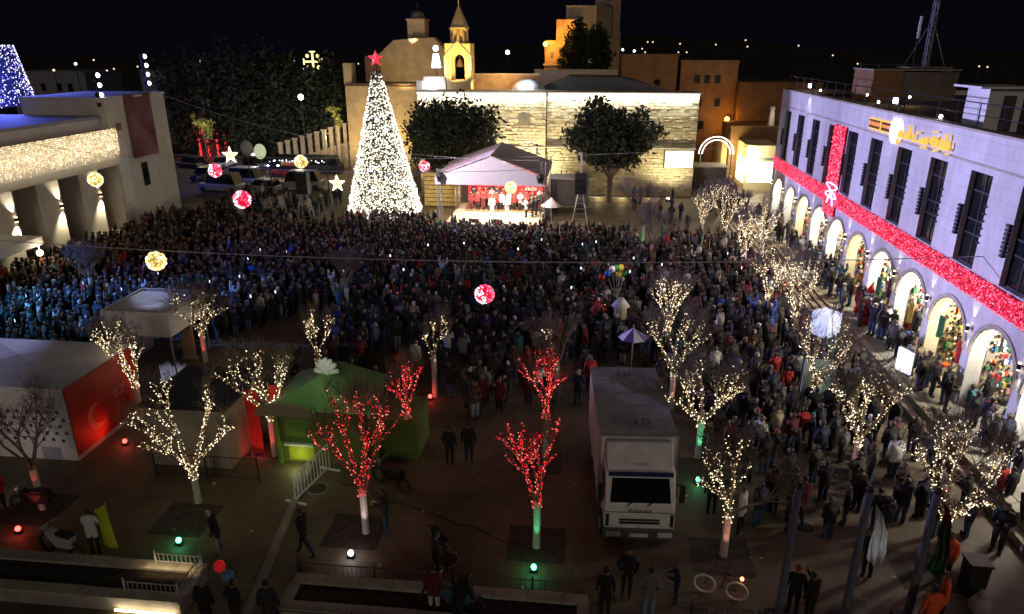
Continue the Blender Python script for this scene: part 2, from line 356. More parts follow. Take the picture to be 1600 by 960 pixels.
# terrace and steps
tr = MB().box(14.9, XF+5.2, Y_NEAR, Y_FAR+4, .001, FZ); tr.build('terrace', CONC, kind='structure')
st = thing('terrace_steps', 'stone flight of long steps climbing to the arcade terrace', 'steps', (14, 50, 0))
STEPM = mat('step_stone', (.42, .38, .3), .8, .15, 2)
for i in range(6):
    o = MB().box(14.9-.36*(6-i), 14.895, 36.2, 64, .1*i+.002, .1*(i+1)-.005).build('step', STEPM, bevel=.02); o.parent = st; o.matrix_parent_inverse = Matrix.Translation((-14, -50, 0))
for i in range(2):
    o = MB().box(14.9-.4*(2-i), 14.895, 17, 36.1, .3*i+.003, .3*(i+1)-.008).build('step', STEPM, bevel=.02); o.parent = st; o.matrix_parent_inverse = Matrix.Translation((-14, -50, 0))

# red light band and upright band
strip = thing('red_light_band', 'wide crimson band of fairy lights along the white facade', 'light band', (XF, 45, 5.7))
o = MB().box(XF-.1, XF-.05, Y_NEAR, Y_FAR, 5.3, 6.18).build('backing_net', mat('crimson_net', (.35, .01, .03), .8), strip); o.matrix_parent_inverse = Matrix.Translation((-XF, -45, -5.7))
n = 15000; ys = Y_NEAR+(Y_FAR-Y_NEAR)*npr.rand(n)**1.0; pts = np.c_[XF-.13-.03*npr.rand(n), ys, 5.26+.96*npr.rand(n)]
o = bulbs('fairy_lights', pts, .028, [E_STRIP, E_STRIPH, E_STRIPD], [.42, .2, .38], strip); o.matrix_parent_inverse = Matrix.Translation((-XF, -45, -5.7))
vs_ = thing('red_upright_band', 'upright crimson band of lights crossing the long band', 'light band', (XF, 48.4, 7))
o = MB().box(XF-.1, XF-.05, 47.35, 49.5, 4.6, 10.3).build('backing_net', MATS['crimson_net'], vs_); o.matrix_parent_inverse = Matrix.Translation((-XF, -48.4, -7))
n = 2600; pts = np.c_[XF-.15-.03*npr.rand(n), 47.3+2.25*npr.rand(n), 4.55+5.75*npr.rand(n)]
o = bulbs('fairy_lights', pts, .035, [E_STRIP, E_STRIPH, E_STRIPD], [.4, .25, .35], vs_); o.matrix_parent_inverse = Matrix.Translation((-XF, -48.4, -7))
bw = thing('light_bow', 'small violet and white light bow where the red bands cross', 'light bow', (XF-.25, 48, 6.2))
ps = [(0, 1.3*math.sin(t)*math.cos(t)*1.6, .45*math.sin(t)) for t in np.linspace(0, 2*math.pi, 25)]
MB().path(ps, .05, 5).path([(0, 0, 0), (0, -.6, -.9)], .05).path([(0, 0, 0), (0, .6, -.9)], .05).build('light_tube', E_VIOLET, bw)

# rooftop sign
sg = thing('rooftop_sign', 'lit yellow sign lettering with round white emblem on the facade', 'sign', (XF, 40, 11))
INV = Matrix.Translation((-XF, -40, -11))
def s_(o): o.parent = sg; o.matrix_parent_inverse = INV; return o
E_GOLD = glow('letters_gold', (1, .62, .08), .85)
DRED = mat('sign_dark_red', (.12, .02, .01), .6)
pl = MB(); pl.box(XF-.12, XF-.04, 42.15, 43.8, 10.72, 11.18); pl.box(XF-.12, XF-.04, 40.55, 42.0, 10.72, 11.18); s_(pl.build('sign_plate', DRED))
fr = MB()
for a, b in ((42.1, 43.85), (40.5, 42.05)):
    fr.box(XF-.14, XF-.03, a, b, 11.18, 11.25); fr.box(XF-.14, XF-.03, a, b, 10.64, 10.72)
fr.box(XF-.14, XF-.03, 42.01, 42.14, 10.725, 11.175); s_(fr.build('glowing_border', E_GOLD))
s_(text_mesh('BETHLEHEM', .3, frame_m((XF-.135, 42.98, 10.95), (0, -1, 0), (0, 0, 1)), glow('letters_dim', (1, .35, .12), .9)))
s_(text_mesh('MUNICIPALITY', .22, frame_m((XF-.135, 41.28, 10.95), (0, -1, 0), (0, 0, 1)), MATS['letters_dim']))
dsk = MB(); n = 24
dsk.prism([(39.85+.62*math.cos(2*math.pi*i/n), 10.9+.66*math.sin(2*math.pi*i/n)) for i in range(n)], XF-.25, XF-.03, 'x'); s_(dsk.build('emblem_disc', glow('emblem', (.85, .84, 1), 1.15)))
ar = '\uFE91\uFEE0\uFEAA\uFEF3\uFE94 \uFE91\uFEF4\uFE96 \uFEDF\uFEA4\uFEE2'[::-1]
s_(text_mesh(ar, 1.0, frame_m((XF-.2, 36.6, 10.95), (0, -1, 0), (0, 0, 1)), E_GOLD, depth=.12))
# roof edge floodlights, railing, roof structures
for i, (y, lb) in enumerate(((56.3, 'white floodlight on the far end of the roof edge'), (40.6, 'white floodlight on the roof edge above the sign'))):
    t = thing('roof_floodlight', lb, 'floodlight', (XF+.1, y, 11.8))
    MB().tube((0, 0, 0), (0, 0, .45), .04, .04, 6).build('post', DMETAL, t); MB().box(-.25, .1, -.35, .35, .4, .75).build('housing', DMETAL, t)
    MB().box(-.27, -.251, -.3, .3, .44, .72).build('lens', E_COOL, t)
    lamp('SPOT', (XF-.5, y, 12.1), 120, (.75, .78, 1), target=(XF+.1, y, 9.5), size=.1, cone=70, blend=.9, name='roof_flood')
rl = thing('roof_railing', 'thin dark railing along the municipal roof edge', 'railing', (XF+.3, 40, 11.8))
for y in np.arange(Y_NEAR, Y_FAR, 1.9):
    MB().tube((0, y-40, 0), (0, y-40, 1.0), .025, .025, 5).build('post', DMETAL, rl)
MB().tube((0, Y_NEAR-40, 1.0), (0, Y_FAR-40, 1.0), .025, n=5).tube((0, Y_NEAR-40, .5), (0, Y_FAR-40, .5), .018, n=5).build('rail', DMETAL, rl)
hs = thing('stair_house', 'square ochre stair house on the municipal roof', 'roof house', (22.9, 57, 11.36))
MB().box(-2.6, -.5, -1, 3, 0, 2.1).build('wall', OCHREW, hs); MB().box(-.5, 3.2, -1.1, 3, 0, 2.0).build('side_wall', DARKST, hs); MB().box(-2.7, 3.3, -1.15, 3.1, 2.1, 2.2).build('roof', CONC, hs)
hs = thing('roof_cabin', 'small white roof cabin with a flat lid near the right edge', 'roof house', (18.8, 36.5, 11.36))
MB().box(-.75, .75, -1, 1, 0, 1.9).build('wall', PLASTER, hs); MB().box(-1.3, 1.1, -1.3, 1.3, 1.9, 2.0).build('roof', WPAINT, hs); MB().box(-.1, .45, -1.02, -1.001, 0, 1.6).build('door', DGREY, hs)
pg = thing('roof_pergola', 'dark open steel pergola on the far roof', 'pergola', (22.5, 61.5, 11.36))
for x in (-2, -.7, .7, 2): MB().box(x-.05, x+.05, -2.2, -2.1, 0, 2.4).build('post', DMETAL, pg)
MB().box(-2.1, 2.1, -2.25, -2.05, 2.4, 2.5).build('beam', DMETAL, pg)
an = thing('antenna_mast', 'tall blue-grey lattice antenna mast on the roof', 'antenna', (26.2, 62, 13.6))
fb = MB()
for a in range(3):
    x, y = .24*math.cos(a*2.1), .24*math.sin(a*2.1); fb.tube((x, y, 0), (x*.7, y*.7, 9), .06, n=5)
for z in np.arange(0, 9, .7):
    for a in range(3):
        b = (a+1) % 3; fb.tube((.22*math.cos(a*2.1), .22*math.sin(a*2.1), z), (.2*math.cos(b*2.1), .2*math.sin(b*2.1), z+.7), .025, n=4)
fb.tube((0, 0, 3.5), (1.5, 0, 0), .03, n=4); fb.tube((0, 0, 3.5), (-1.2, 1, 0), .03, n=4)
fb.build('lattice', mat('mast_paint', (.3, .32, .42), .5), an)
MB().tube((-.9, 0, 0), (-.9, 0, 2.1), .04).build('panel_pole', DMETAL, an); MB().tube((-.9, 0, 2.1), (-.9, 0, 3.7), .12, n=8).build('panel_antenna', WPAINT, an)
MB().box(-1.6, 1.6, -1.2, 1.2, -2.2, 0).build('plinth', CONC, an)
for i, (y, x) in enumerate(((58.5, 17.5), (53, 19), (51, 21), (46, 17.2), (36.5, 16.6))):
    t = thing('roof_lamp', ['warm low lamp by the far roof rail', 'yellow bracket lamp on the stair house side', 'yellow lamp beside the ochre stair house', 'tiny white lamp behind the roof rail', 'tiny pale lamp near the sign end'][i], 'lamp', (x, y, 11.36))
    MB().tube((0, 0, 0), (0, 0, .5), .03).build('post', DMETAL, t); MB().sphere((0, 0, .58), .09).build('globe', E_LAMPW if i < 3 else E_COOL, t)
    if i < 3: lamp('POINT', (x, y, 12.1), 25, (1, .6, .25), name='roof_lamp_light')

# ================================================================== LEFT HALL
left = thing('cultural_hall', 'low cream hall with lit piers under a deep icicle-lit canopy', 'building', (-40, 50, 0))
LINV = Matrix.Translation((40, -50, 0))
def lp(mb, name, mats, **k):
    o = mb.build(name, mats, **k); o.parent = left; o.matrix_parent_inverse = LINV; return o
lp(MB().box(-43.2, -40, 30, 57.2, 5.6, 6.2), 'canopy_slab', PLASTER2)
lp(MB().box(-40.2, -40, 30, 57.2, 6.2, 8.55), 'fascia', PLASTER)
lp(MB().box(-60, -41.2, 28, 57.2, 5.7, 9.4), 'upper_block', PLASTER)
lp(MB().box(-60.2, -41.0, 28, 57.2, 9.4, 9.65), 'roof', mat('roof_blue_membrane', (.3, .3, .34), .7, .1, 1))
lp(MB().box(-60, -44.4, 28, 57.2, 0, 5.7), 'rear_wall', GREYM)
for i, yc in enumerate((31, 35.5, 40, 44.9, 49.6, 54.3)):
    lp(MB().box(-43.2, -41.2, yc-1.0, yc+1.4, 0, 5.6), 'pier', PLASTER2)
    t = thing('pier_lamp', 'up-and-down lamp on the '+['nearest hidden pier', 'second hidden pier', 'pier behind the white awning', 'leftmost lit pier in view', 'middle lit pier', 'farthest lit pier'][i], 'wall lamp', (-41.1, yc+1.15, 3.3))
    MB().box(-.08, .08, -.08, .08, -.14, .14).build('housing', DMETAL, t); MB().box(-.06, .06, -.06, .06, -.17, -.141).box(-.06, .06, -.06, .06, .141, .17).build('lens', E_LAMPW, t)
    lamp('SPOT', (-40.9, yc+1.15, 3.1), 900, (1, .86, .55), target=(-41.3, yc+.8, 0), cone=75, blend=.9, size=.05, name='pier_down')
    lamp('SPOT', (-40.9, yc+1.15, 3.5), 420, (1, .88, .62), target=(-41.3, yc+.8, 5.6), cone=60, blend=.9, size=.05, name='pier_up')
# corner tower
tw = thing('corner_tower', 'square stone tower block with red banner at the hall end', 'tower', (-44, 61.5, 0))
MB().box(-4, 3.6, -4.3, 4.4, 0, 10.9).build('wall', PLASTER2, tw); MB().box(-4.1, 3.7, -4.4, 4.5, 10.9, 11.1).build('parapet', PLASTER2, tw)
MB().box(3.61, 3.66, -4.0, -2.6, 2.2, 7.6).build('recess', PLASTER, tw); MB().box(3.61, 3.65, -.9, 0, 3.1, 5.2).build('window', GLASS, tw)
MB().box(3.61, 3.66, -3.4, -2.7, 8.3, 8.9).build('window', GLASS, tw)
bn = thing('hanging_banner', 'tall dark red banner with faded pale figure on the corner tower', 'banner', (-40.3, 61.6, 8.4))
mb = MB(); n = 12
for i in range(n):
    a, b = i/n, (i+1)/n; q = lambda t: .06*math.sin(t*9)
    mb.add([(q(a), -1.9+3.8*a, -2.7), (q(b), -1.9+3.8*b, -2.7), (q(b), -1.9+3.8*b, 2.7), (q(a), -1.9+3.8*a, 2.7)], [(0, 1, 2, 3)])
mb.build('cloth', mat('banner_print', (.2, .03, .035), .8, .3, .45, col2=(.26, .12, .16)), bn)
MB().box(-.05, .1, -2, 2, 2.7, 2.8).build('rod', DMETAL, bn)
# icicle curtain
ic = thing('icicle_curtain', 'glowing warm white icicle light curtain along the hall fascia', 'light curtain', (-39.9, 44, 7))
pts = []; strings = MB()
for y in np.arange(31, 57.2, .11):
    L = 2.35*(.72+.28*rnd.random()); z = 8.6
    k = 0
    while k < L: pts.append((.05+.03*rnd.random(), y-44+.02*rnd.random(), z-7-k)); k += .13+.03*rnd.random()
    strings.tube((.04, y-44, 1.6), (.04, y-44, 1.6-L), .006, n=3)
bulbs('fairy_lights', pts, .036, [E_WARM, E_WARMD, E_WHITE], [.4, .48, .12], ic)
strings.build('drop_string', WPAINT, ic, kind='stuff')
lamp('AREA', (-39.3, 44, 7.3), 120, (1, .85, .55), target=(-41, 44, 7.3), size=2.2, sy=26, name='icicle_glow').rotation_euler = (0, R(90), 0)
# floodlight masts
MASTV = (.52, .5, 1)
for i, (y, z0, lb) in enumerate(((57.4, 9.7, 'mast with four stacked floodlights at the hall roof end'), (64.4, 11.1, 'mast with stacked floodlights on the corner tower'))):
    t = thing('floodlight_mast', lb, 'floodlight mast', (-41, y, z0))
    MB().tube((0, 0, 0), (-.1, 0, 3.4), .06, .05, 6).build('pole', DMETAL, t)
    for k in range(4):
        MB().box(-.1, .3, -.22, .22, .65+k*.78, .98+k*.78).build('lamp_head', DMETAL, t)
        MB().sphere((.3, 0, .82+k*.78), .2, 8).build('lens', glow('flood_lens', (.85, .86, 1), 7), t)
for y_, z_, ty_, e_ in ((57.4, 12.4, 24, 110000), (57.4, 11.6, 37, 88000), (64.4, 13.2, 50, 66000), (64.4, 12.4, 61, 60000)):
    lamp('SPOT', (-40.4, y_, z_), e_, (.52, .49, 1), target=(16.2, ty_, 10.5), size=.3, cone=27, blend=.7, name='mast_beam')
lamp('SPOT', (-40.4, 57.4, 13.2), 32000, (.45, .45, 1), target=(-25.2, 24.4, 3.2), size=.3, cone=9.5, blend=.8, name='mast_beam')
lamp('SPOT', (-40.0, 57.0, 12.8), 24000, (.66, .68, 1), target=(-21.4, 31.1, 1.9), size=.1, cone=5.4, blend=.6, name='mast_beam')
# blue cone of lights behind
bc = thing('blue_light_cone', 'truncated cone of blue fairy lights beyond the left roof', 'light sculpture', (-60.5, 66, 9.65))
n = 2600; a = npr.rand(n)*2*math.pi; h = npr.rand(n); rr = 5.4-1.0*h
bulbs('fairy_lights', np.c_[rr*np.cos(a), rr*np.sin(a), h*5.6], .06, [E_BLUE, E_BLUEH], [.45, .55], bc)
mb = MB(); k = 20
mb.tube((0, 0, 0), (0, 0, 5.6), 5.3, 4.3, 24).build('frame_net', mat('blue_net', (.02, .02, .05), .9), bc)
lamp('POINT', (-53, 61, 13), 5000, (.12, .16, 1), size=2, name='blue_cone_glow')
# white awning at left edge + cyan light under it
aw = thing('white_awning', 'flat white awning at the left edge of the square', 'awning', (-37.2, 39, 0))
MB().box(-4, 1.2, -3.5, 3, 3.1, 3.25).box(1.15, 1.25, -3.5, 3, 2.7, 3.24).box(-4, 1.2, 2.95, 3.05, 2.7, 3.24).build('roof_sheet', WHITE, aw)
for x, y in ((1, -3.3), (1, 2.8), (-3.8, 2.8)): MB().tube((x, y, 0), (x, y, 3.1), .05).build('leg', METAL, aw)
ls = thing('stage_flood', 'bright lamp head on a stand beneath the white awning', 'stage light', (-36.3, 41.6, 0))
MB().tube((0, 0, 0), (0, 0, 2.0), .03).build('stand', DMETAL, ls); MB().box(-.25, .2, -.25, .25, 2, 2.4).build('housing', BLACK, ls); MB().sphere((.25, 0, 2.2), .22, 8).build('lens', E_LAMPW, ls)
lamp('POINT', (-35.6, 41.4, 2.4), 60, (1, .8, .5), name='stand_light')
lm = thing('cyan_spot_tower', 'dark pole with a cyan spotlight near the left edge', 'stage light', (-37.5, 32, 0))
MB().tube((0, 0, 0), (0, 0, 6.5), .07).build('pole', DMETAL, lm); MB().box(-.2, .3, -.2, .2, 6.5, 6.9).build('housing', BLACK, lm); MB().box(.3, .32, -.17, .17, 6.53, 6.87).build('lens', glow('cyan_lens', (.2, .8, 1), 6), lm)
lamp('SPOT', (-37.1, 32, 6.7), 9500, (.09, .42, .85), target=(-29, 34.5, 0), size=.2, cone=68, blend=.8, name='cyan_beam')
lamp('SPOT', (-37.1, 32.3, 6.7), 9000, (.08, .13, .9), target=(-13, 44, 1), size=.2, cone=70, blend=.9, name='blue_beam')

# ================================================================== CHURCH PRECINCT
def stone_face(x0, x1, z0, z1, Y, w, h, skip=None, amp=.1):
    mb = MB(); z = z0; row = 0
    while z < z1-.02:
        hh = min(h*(.8+.4*rnd.random()), z1-z); x = x0+(-.3*w if row % 2 else 0)
        while x < x1:
            wd = w*(.6+.9*rnd.random()); a, b = max(x, x0)+.015, min(x+wd, x1)-.015
            if b-a > .08 and not (skip and skip((a+b)/2, z+hh/2)):
                d = .02+amp*rnd.random()**2; zz0, zz1 = z+.015, z+hh-.015; c = .03
                vs = [(a, Y, zz0), (b, Y, zz0), (b, Y, zz1), (a, Y, zz1), (a+c, Y-d, zz0+c), (b-c, Y-d*(.6+.6*rnd.random()), zz0+c), (b-c, Y-d, zz1-c), (a+c, Y-d*(.6+.6*rnd.random()), zz1-c)]
                mb.add(vs, [(4, 5, 6, 7), (0, 1, 5, 4), (1, 2, 6, 5), (2, 3, 7, 6), (3, 0, 4, 7)], rnd.choice((0, 0, 1, 1, 2, 3)))
            x += wd
        z += hh; row += 1
    return mb
cw = thing('church_wall', 'long rough stone church wall washed from above by bright white light', 'wall', (-3, 76, 0))
CI = Matrix.Translation((3, -76, 0))
def cp(mb, name, mats, **k):
    o = mb.build(name, mats, **k); o.parent = cw; o.matrix_parent_inverse = CI; return o
cp(MB().box(-18.2, -4.55, 76, 79.5, 0, 10.62), 'wall_core', STONE2)
cp(MB().box(-4.45, 11.1, 76.35, 79.5, 0, 10.6), 'wall_core', STONE2)
skipf = lambda x, z: (-7.6 < x < -6.1 and 7.2 < z < 8.6) or (-5.6 < x < -5.3 and 4.2 < z < 5.4) or (-17.5 < x < -13 and z < 3.1)
FST = [mat('facing_a', (.52, .46, .34), .9, .15, 3, .4), mat('facing_b', (.48, .42, .3), .9, .15, 3, .4), mat('facing_c', (.4, .34, .24), .9, .15, 3, .4), mat('facing_d', (.58, .52, .4), .9, .15, 3, .4)]
cp(stone_face(-18.2, -4.55, 0, 10.6, 75.995, .55, .3, skipf), 'facing_stones', FST, kind='stuff')
cp(stone_face(-4.45, 11.1, 0, 10.6, 76.345, .55, .3, None), 'facing_stones', FST, kind='stuff')
cp(MB().box(-7.5, -6.2, 75.96, 75.999, 7.3, 8.2).prism([(-6.85+.64*math.cos(t), 8.2+.5*math.sin(t)) for t in np.linspace(0, math.pi, 9)], 75.96, 75.999, 'y'), 'window_niche', DARKST)
cp(MB().box(-5.55, -5.35, 75.95, 75.999, 4.2, 5.4), 'slit_window', BLACK)
cp(MB().box(-18.2, 11.1, 75.85, 76.34, 5.05, 5.13).box(-18.25, -4.5, 75.6, 79.6, 10.62, 10.74).box(-4.5, 11.2, 75.9, 79.6, 10.6, 10.72), 'ledge', STONE)
lt = thing('wall_washer_strip', 'continuous white light strip under the church wall coping', 'light strip', (-3, 75.5, 10.45))
MB().box(-15.1, -1.6, -.03, .03, .06, .12).box(-1.3, 14, .3, .36, .06, .12).build('tube', glow('washer', (.95, .97, 1), 6), lt)
for x0, x1, y in ((-18, -4.7, 75.62), (-4.3, 11, 75.97)):
    o = lamp('AREA', ((x0+x1)/2, y, 10.45), 850, (1, .99, .86), size=x1-x0, sy=.12, name='wall_wash'); o.rotation_euler = (R(8), 0, 0)
# yellow ground floods at the wall foot
for i, (x, p) in enumerate(((-16, 1500), (-8, 3600), (-5.2, 3000), (2, 1900), (8.5, 2100))):
    t = thing('ground_flood', 'yellow floodlight at the foot of the church wall, number %s from the left' % ['one', 'two', 'three', 'four', 'five'][i], 'floodlight', (x, 73.8, 0))
    MB().box(-.3, .3, -.15, .15, .05, .4).box(-.35, .35, -.05, .05, 0, .1).build('housing', DMETAL, t); MB().box(-.25, .25, .151, .17, .1, .36).build('lens', E_LAMPW, t)
    lamp('SPOT', (x, 73.4, .3), p*1.6, (1, .85, .46), target=(x, 76, 6), size=.2, cone=120, blend=.9, name='yellow_flood')
cp(MB().box(7.9, 11.05, 76.18, 76.27, 3.05, 5.0), 'board_frame', DGREY)
bd = thing('lit_board', 'blank cream illuminated board at the right end of the church wall', 'board', (9.5, 76.1, 4)); MB().box(-1.45, 1.45, -.06, .05, -.85, .9).build('lit_face', E_CREAM, bd); MB().box(-1.52, 1.52, .05, .1, -.92, .97).build('frame', DGREY, bd)
# low lit benches at wall foot
for i, x in enumerate((1.2, 3.6, 6.4)):
    t = thing('stone_bench', 'low lit stone ledge by the church wall, %s' % ('left one', 'middle one', 'right one')[i], 'bench', (x, 73.2, 0))
    MB().box(-1, 1, -.3, .3, .35, .45).build('slab', STONE, t); MB().box(-.9, .9, -.24, .26, 0, .35).build('base', STONE, t)
    lamp('POINT', (x, 72.6, .6), 18, (1, .8, .4), name='bench_light')
# roofs behind the wall
pr = thing('parapet_wall', 'orange-lit low parapet wall behind the bell tower', 'wall', (-10, 84, 0))
MB().box(-4.2, 4.1, 0, .6, 8.5, 12.1).box(-4.6, 4.3, .61, 14, 8, 10.4).build('wall', OCHRE, pr); MB().box(-4.3, 4.2, -.1, .7, 12.1, 12.25).build('coping', STONE, pr)
t = thing('parapet_wall', 'pale plain parapet wall under the dark cypress', 'wall', (-2, 92, 0)); MB().box(-5, 5.2, 0, .6, 7, 12.4).build('wall', PLASTER2, t); MB().box(-5.1, 5.3, -.1, .7, 12.4, 12.52).build('coping', STONE, t)
t = thing('chapel_roof', 'dark low pitched roof behind the stone wall', 'roof', (0, 83, 0)); MB().prism([(-5.8, 8), (-5.8, 10.6), (-2.5, 12.0), (3.4, 11.9), (8.5, 10.6), (8.5, 8)], 0, 7, 'y').build('roof', mat('slate', (.1, .11, .12), .7), t)
t = thing('small_dome', 'small pale blue dome lit white behind the wall', 'dome', (-6.9, 82, 10.4)); MB().sphere((0, 0, 0), 1.9, 16, sz=.75).build('shell', mat('dome_pale', (.6, .64, .7), .5), t, smooth=True)
lamp('POINT', (-7.2, 79.8, 11.6), 260, (.8, .9, 1), name='dome_light')
lamp('POINT', (-10, 82, 12.6), 350, (1, .55, .18), size=.4, name='parapet_glow'); lamp('POINT', (-13, 81.5, 11), 120, (1, .6, .2), size=.4, name='parapet_glow')
t = thing('white_terrace_wall', 'bright white low wall left of the bell tower', 'wall', (-17.2, 80.5, 0)); MB().box(-1.3, 1.2, 0, .5, 8, 12).box(-2, -1.31, -.5, 0, 8, 11.6).build('wall', PLASTER, t)
lamp('POINT', (-17.3, 79.5, 11), 170, (1, .97, .9), name='terrace_glow')
lamp('POINT', (-2, 89, 11.2), 130, (.9, .85, .8), name='terrace_glow')
# bell tower
bt = thing('bell_tower', 'golden floodlit bell tower with arched opening, lantern and pointed spire', 'bell tower', (-14.6, 82, 0))
YST = mat('honey_limestone', (.55, .42, .22), .85, .12, 2, .3)
mb = MB(); w2 = 1.4
mb.box(-w2, w2, -w2, w2, 8, 11.6)
for yy in (-w2, w2-.4): mb.arch_wall(-w2, w2, 11.6, 15.3, 0, .78, 13.6, yy, yy+.4, 'y')
for xx in (-w2, w2-.4): mb.arch_wall(-w2+.4, w2-.4, 11.6, 15.3, 0, .6, 13.6, xx, xx+.4, 'x')
mb.box(-w2, w2, -w2, w2, 15.3, 15.45); mb.build('shaft', YST, bt)
mb = MB(); mb.prism([(-1.55, 14.1), (-1.42, 14.0), (0, 15.5), (1.42, 14.0), (1.55, 14.1), (0, 15.75)], -1.5, -1.41, 'y'); mb.box(-1.5, 1.5, -1.5, 1.5, 11.5, 11.65); mb.box(-1.5, -1.15, -1.5, -1.41, 11.66, 14.0).box(1.15, 1.5, -1.5, -1.41, 11.66, 14.0)
mb.build('gable_moulding', STONE, bt)
mb = MB()
for i in range(8):
    a = 2*math.pi*(i+.5)/8; mb.tube((.85*math.cos(a), .85*math.sin(a), 15.45), (.85*math.cos(a), .85*math.sin(a), 16.9), .19, n=6)
mb.tube((0, 0, 16.9), (0, 0, 17.1), 1.12, 1.12, 8).tube((0, 0, 15.45), (0, 0, 15.65), 1.12, 1.12, 8); mb.build('lantern', YST, bt)
MB().tube((0, 0, 17.1), (0, 0, 19.4), 1.08, .06, 8).build('spire', YST, bt)
MB().box(-.05, .05, -.05, .05, 19.4, 20.4).box(-.28, .28, -.05, .05, 19.95, 20.05).build('cross', GOLD, bt)
MB().tube((0, 0, 13.0), (0, 0, 13.8), .42, .2, 10).tube((0, 0, 13.8), (0, 0, 15.3), .03, n=4).build('bell', mat('bronze', (.2, .12, .05), .4, metal=.8), bt)
lamp('SPOT', (-14.6, 77.5, 11.2), 5000, (1, .7, .2), target=(-14.6, 82, 15.5), size=.2, cone=80, blend=.6, name='belfry_flood')
lamp('POINT', (-14.6, 82, 12.3), 60, (1, .6, .2), name='belfry_inner'); lamp('POINT', (-14.6, 82, 16.0), 30, (1, .65, .2), name='belfry_inner')
# older church block left with gable and small belfry
oc = thing('old_church', 'broad sandstone church front with stepped gable left of the bell tower', 'church', (-23, 88, 0))
SST = mat('sandstone', (.46, .36, .22), .9, .14, 1.2, .3)
MB().box(-6.4, 5.4, -2, 6, 0, 10.7).build('lower_wall', SST, oc)
MB().box(-6.45, -5.5, -2.05, -.2, 10.7, 13.3).build('corner_buttress', SST, oc)
MB().prism([(-6.6, 10.7), (5.6, 10.7), (5.2, 11.0), (-5.6, 11.0)], -2.2, 7, 'y').build('eave', mat('roof_dark_tile', (.1, .06, .04), .9), oc)
MB().prism([(-5.2, 11.0), (5.6, 11.0), (5.5, 14.2), (3.6, 16.2), (-1.5, 15.9), (-3.2, 14.4), (-5.2, 14.0)], 3, 5, 'y').build('gable_wall', SST, oc)
MB().box(-5.1, -3.3, 2.4, 2.99, 11.0, 13.8).build('niche_shade_block', OCHREW, oc)  # shade of the recess put in as a darker solid block
MB().box(2.2, 3.2, -2.04, -1.99, 4.0, 7.0).build('tall_window', DARKST, oc); MB().box(-3.4, -2.9, -2.04, -1.99, 7.3, 7.8).build('small_window', DARKST, oc)
for p_ in ((-27, 80.5, 1.0), (-21.5, 80.5, 1)): lamp('SPOT', p_, 3000, (1, .72, .32), target=(p_[0], 86, 8), size=.3, cone=110, blend=.8, name='church_flood')
lamp('SPOT', (-22, 84.5, 11.4), 800, (1, .7, .3), target=(-22, 91, 14), size=.3, cone=130, blend=.8, name='church_flood')
bf = thing('small_belfry', 'small pale belfry with dark cap behind the church gable', 'belfry', (-22.0, 94, 0))
mb = MB(); mb.arch_wall(-1.1, 1.1, 15.2, 18.2, 0, .4, 16.6, -1.1, -.8, 'y'); mb.box(-1.1, 1.1, -.79, 1.1, 15.2, 18.2); mb.box(-1.25, 1.25, -1.25, 1.25, 18.2, 18.4); mb.build('wall', SST, bf)
MB().sphere((0, 0, 18.7), .95, 12, sz=.8).build('cap', DARKST, bf, smooth=True); MB().box(-.04, .04, -.04, .04, 19.2, 20.4).box(-.25, .25, -.04, .04, 19.9, 20).build('cross', DMETAL, bf)
lamp('SPOT', (-22, 90.5, 15.9), 80, (1, .8, .45), target=(-22, 93, 17), size=.1, cone=120, name='belfry_flood')
# glowing white figure
gf = thing('glowing_figure', 'white-blue glowing figure on a pole between church and bell tower', 'light figure', (-17.3, 82, 11.5))
MB().tube((0, 0, 0), (0, 0, 1.4), .05).build('pole', DMETAL, gf)
FG = glow('figure_glow', (.72, .72, 1), 5)
MB().tube((0, 0, 1.4), (0, 0, 2.9), .55, .3, 10).build('robe', FG, gf); MB().sphere((0, 0, 3.45), .33, 10).build('head', FG, gf)
# rear tower group
rt_ = thing('monastery_tower', 'tall dim monastery tower rising out of the frame', 'tower', (0, 112, 0))
TST = mat('tower_stone', (.3, .23, .16), .9, .2, .8, .3)
mb = MB(); mb.box(-.2, 4.1, 0, 4, 0, 17.2); mb.arch_wall(.2, 3.9, 17.2, 24, 2.1, .75, 20.2, 0, .5, 'y'); mb.box(.2, 3.9, .6, 4, 17.2, 24); mb.box(0, 4.1, -.1, 4.1, 17.0, 17.25); mb.build('wall', TST, rt_)
t = thing('monastery_block', 'small pale framed block beside the monastery tower', 'building', (-1.9, 110, 0)); MB().box(-1.9, 2.2, 0, 4, 8, 20.4).build('wall', mat('pale_block', (.4, .38, .28), .9), t); MB().box(-2.05, 2.35, -.12, 4.1, 20.4, 20.7).box(-2.0, -1.7, -.1, -.01, 14, 20.4).box(2.0, 2.3, -.1, -.01, 14, 20.4).build('stone_frame', STONE, t)
t = thing('orange_lit_house', 'stepped house wall lit deep orange beside the cypress', 'house', (-5.5, 108, 0)); MB().box(-1.3, 3, 0, 3, 8, 16.0).box(.3, 3.0, .2, 3.2, 16.0, 18.8).build('wall', OCHRE, t); MB().box(-.5, 0, -.03, 0, 13.6, 14.4).build('window', DARKST, t); MB().box(-1.5, 3, -.2, -.01, 12.6, 12.85).build('ledge', STONE, t)
t = thing('street_lamp', 'bright orange wall lamp on the orange-lit house', 'lamp', (-6.6, 106.6, 15.5)); MB().sphere((0, 0, 0), .35).build('globe', E_ORANGE, t); MB().tube((0, 0, 0), (.5, 1.4, 0), .05).build('bracket', DMETAL, t)
lamp('POINT', (-6.2, 106.0, 15.6), 900, (1, .42, .06), size=.3, name='orange_glow'); lamp('POINT', (-3.4, 106.5, 17.2), 350, (1, .42, .06), size=.3, name='orange_glow')
lamp('SPOT', (0, 104, 13), 300, (1, .75, .45), target=(0, 112, 20), size=.3, cone=80, name='tower_glow')
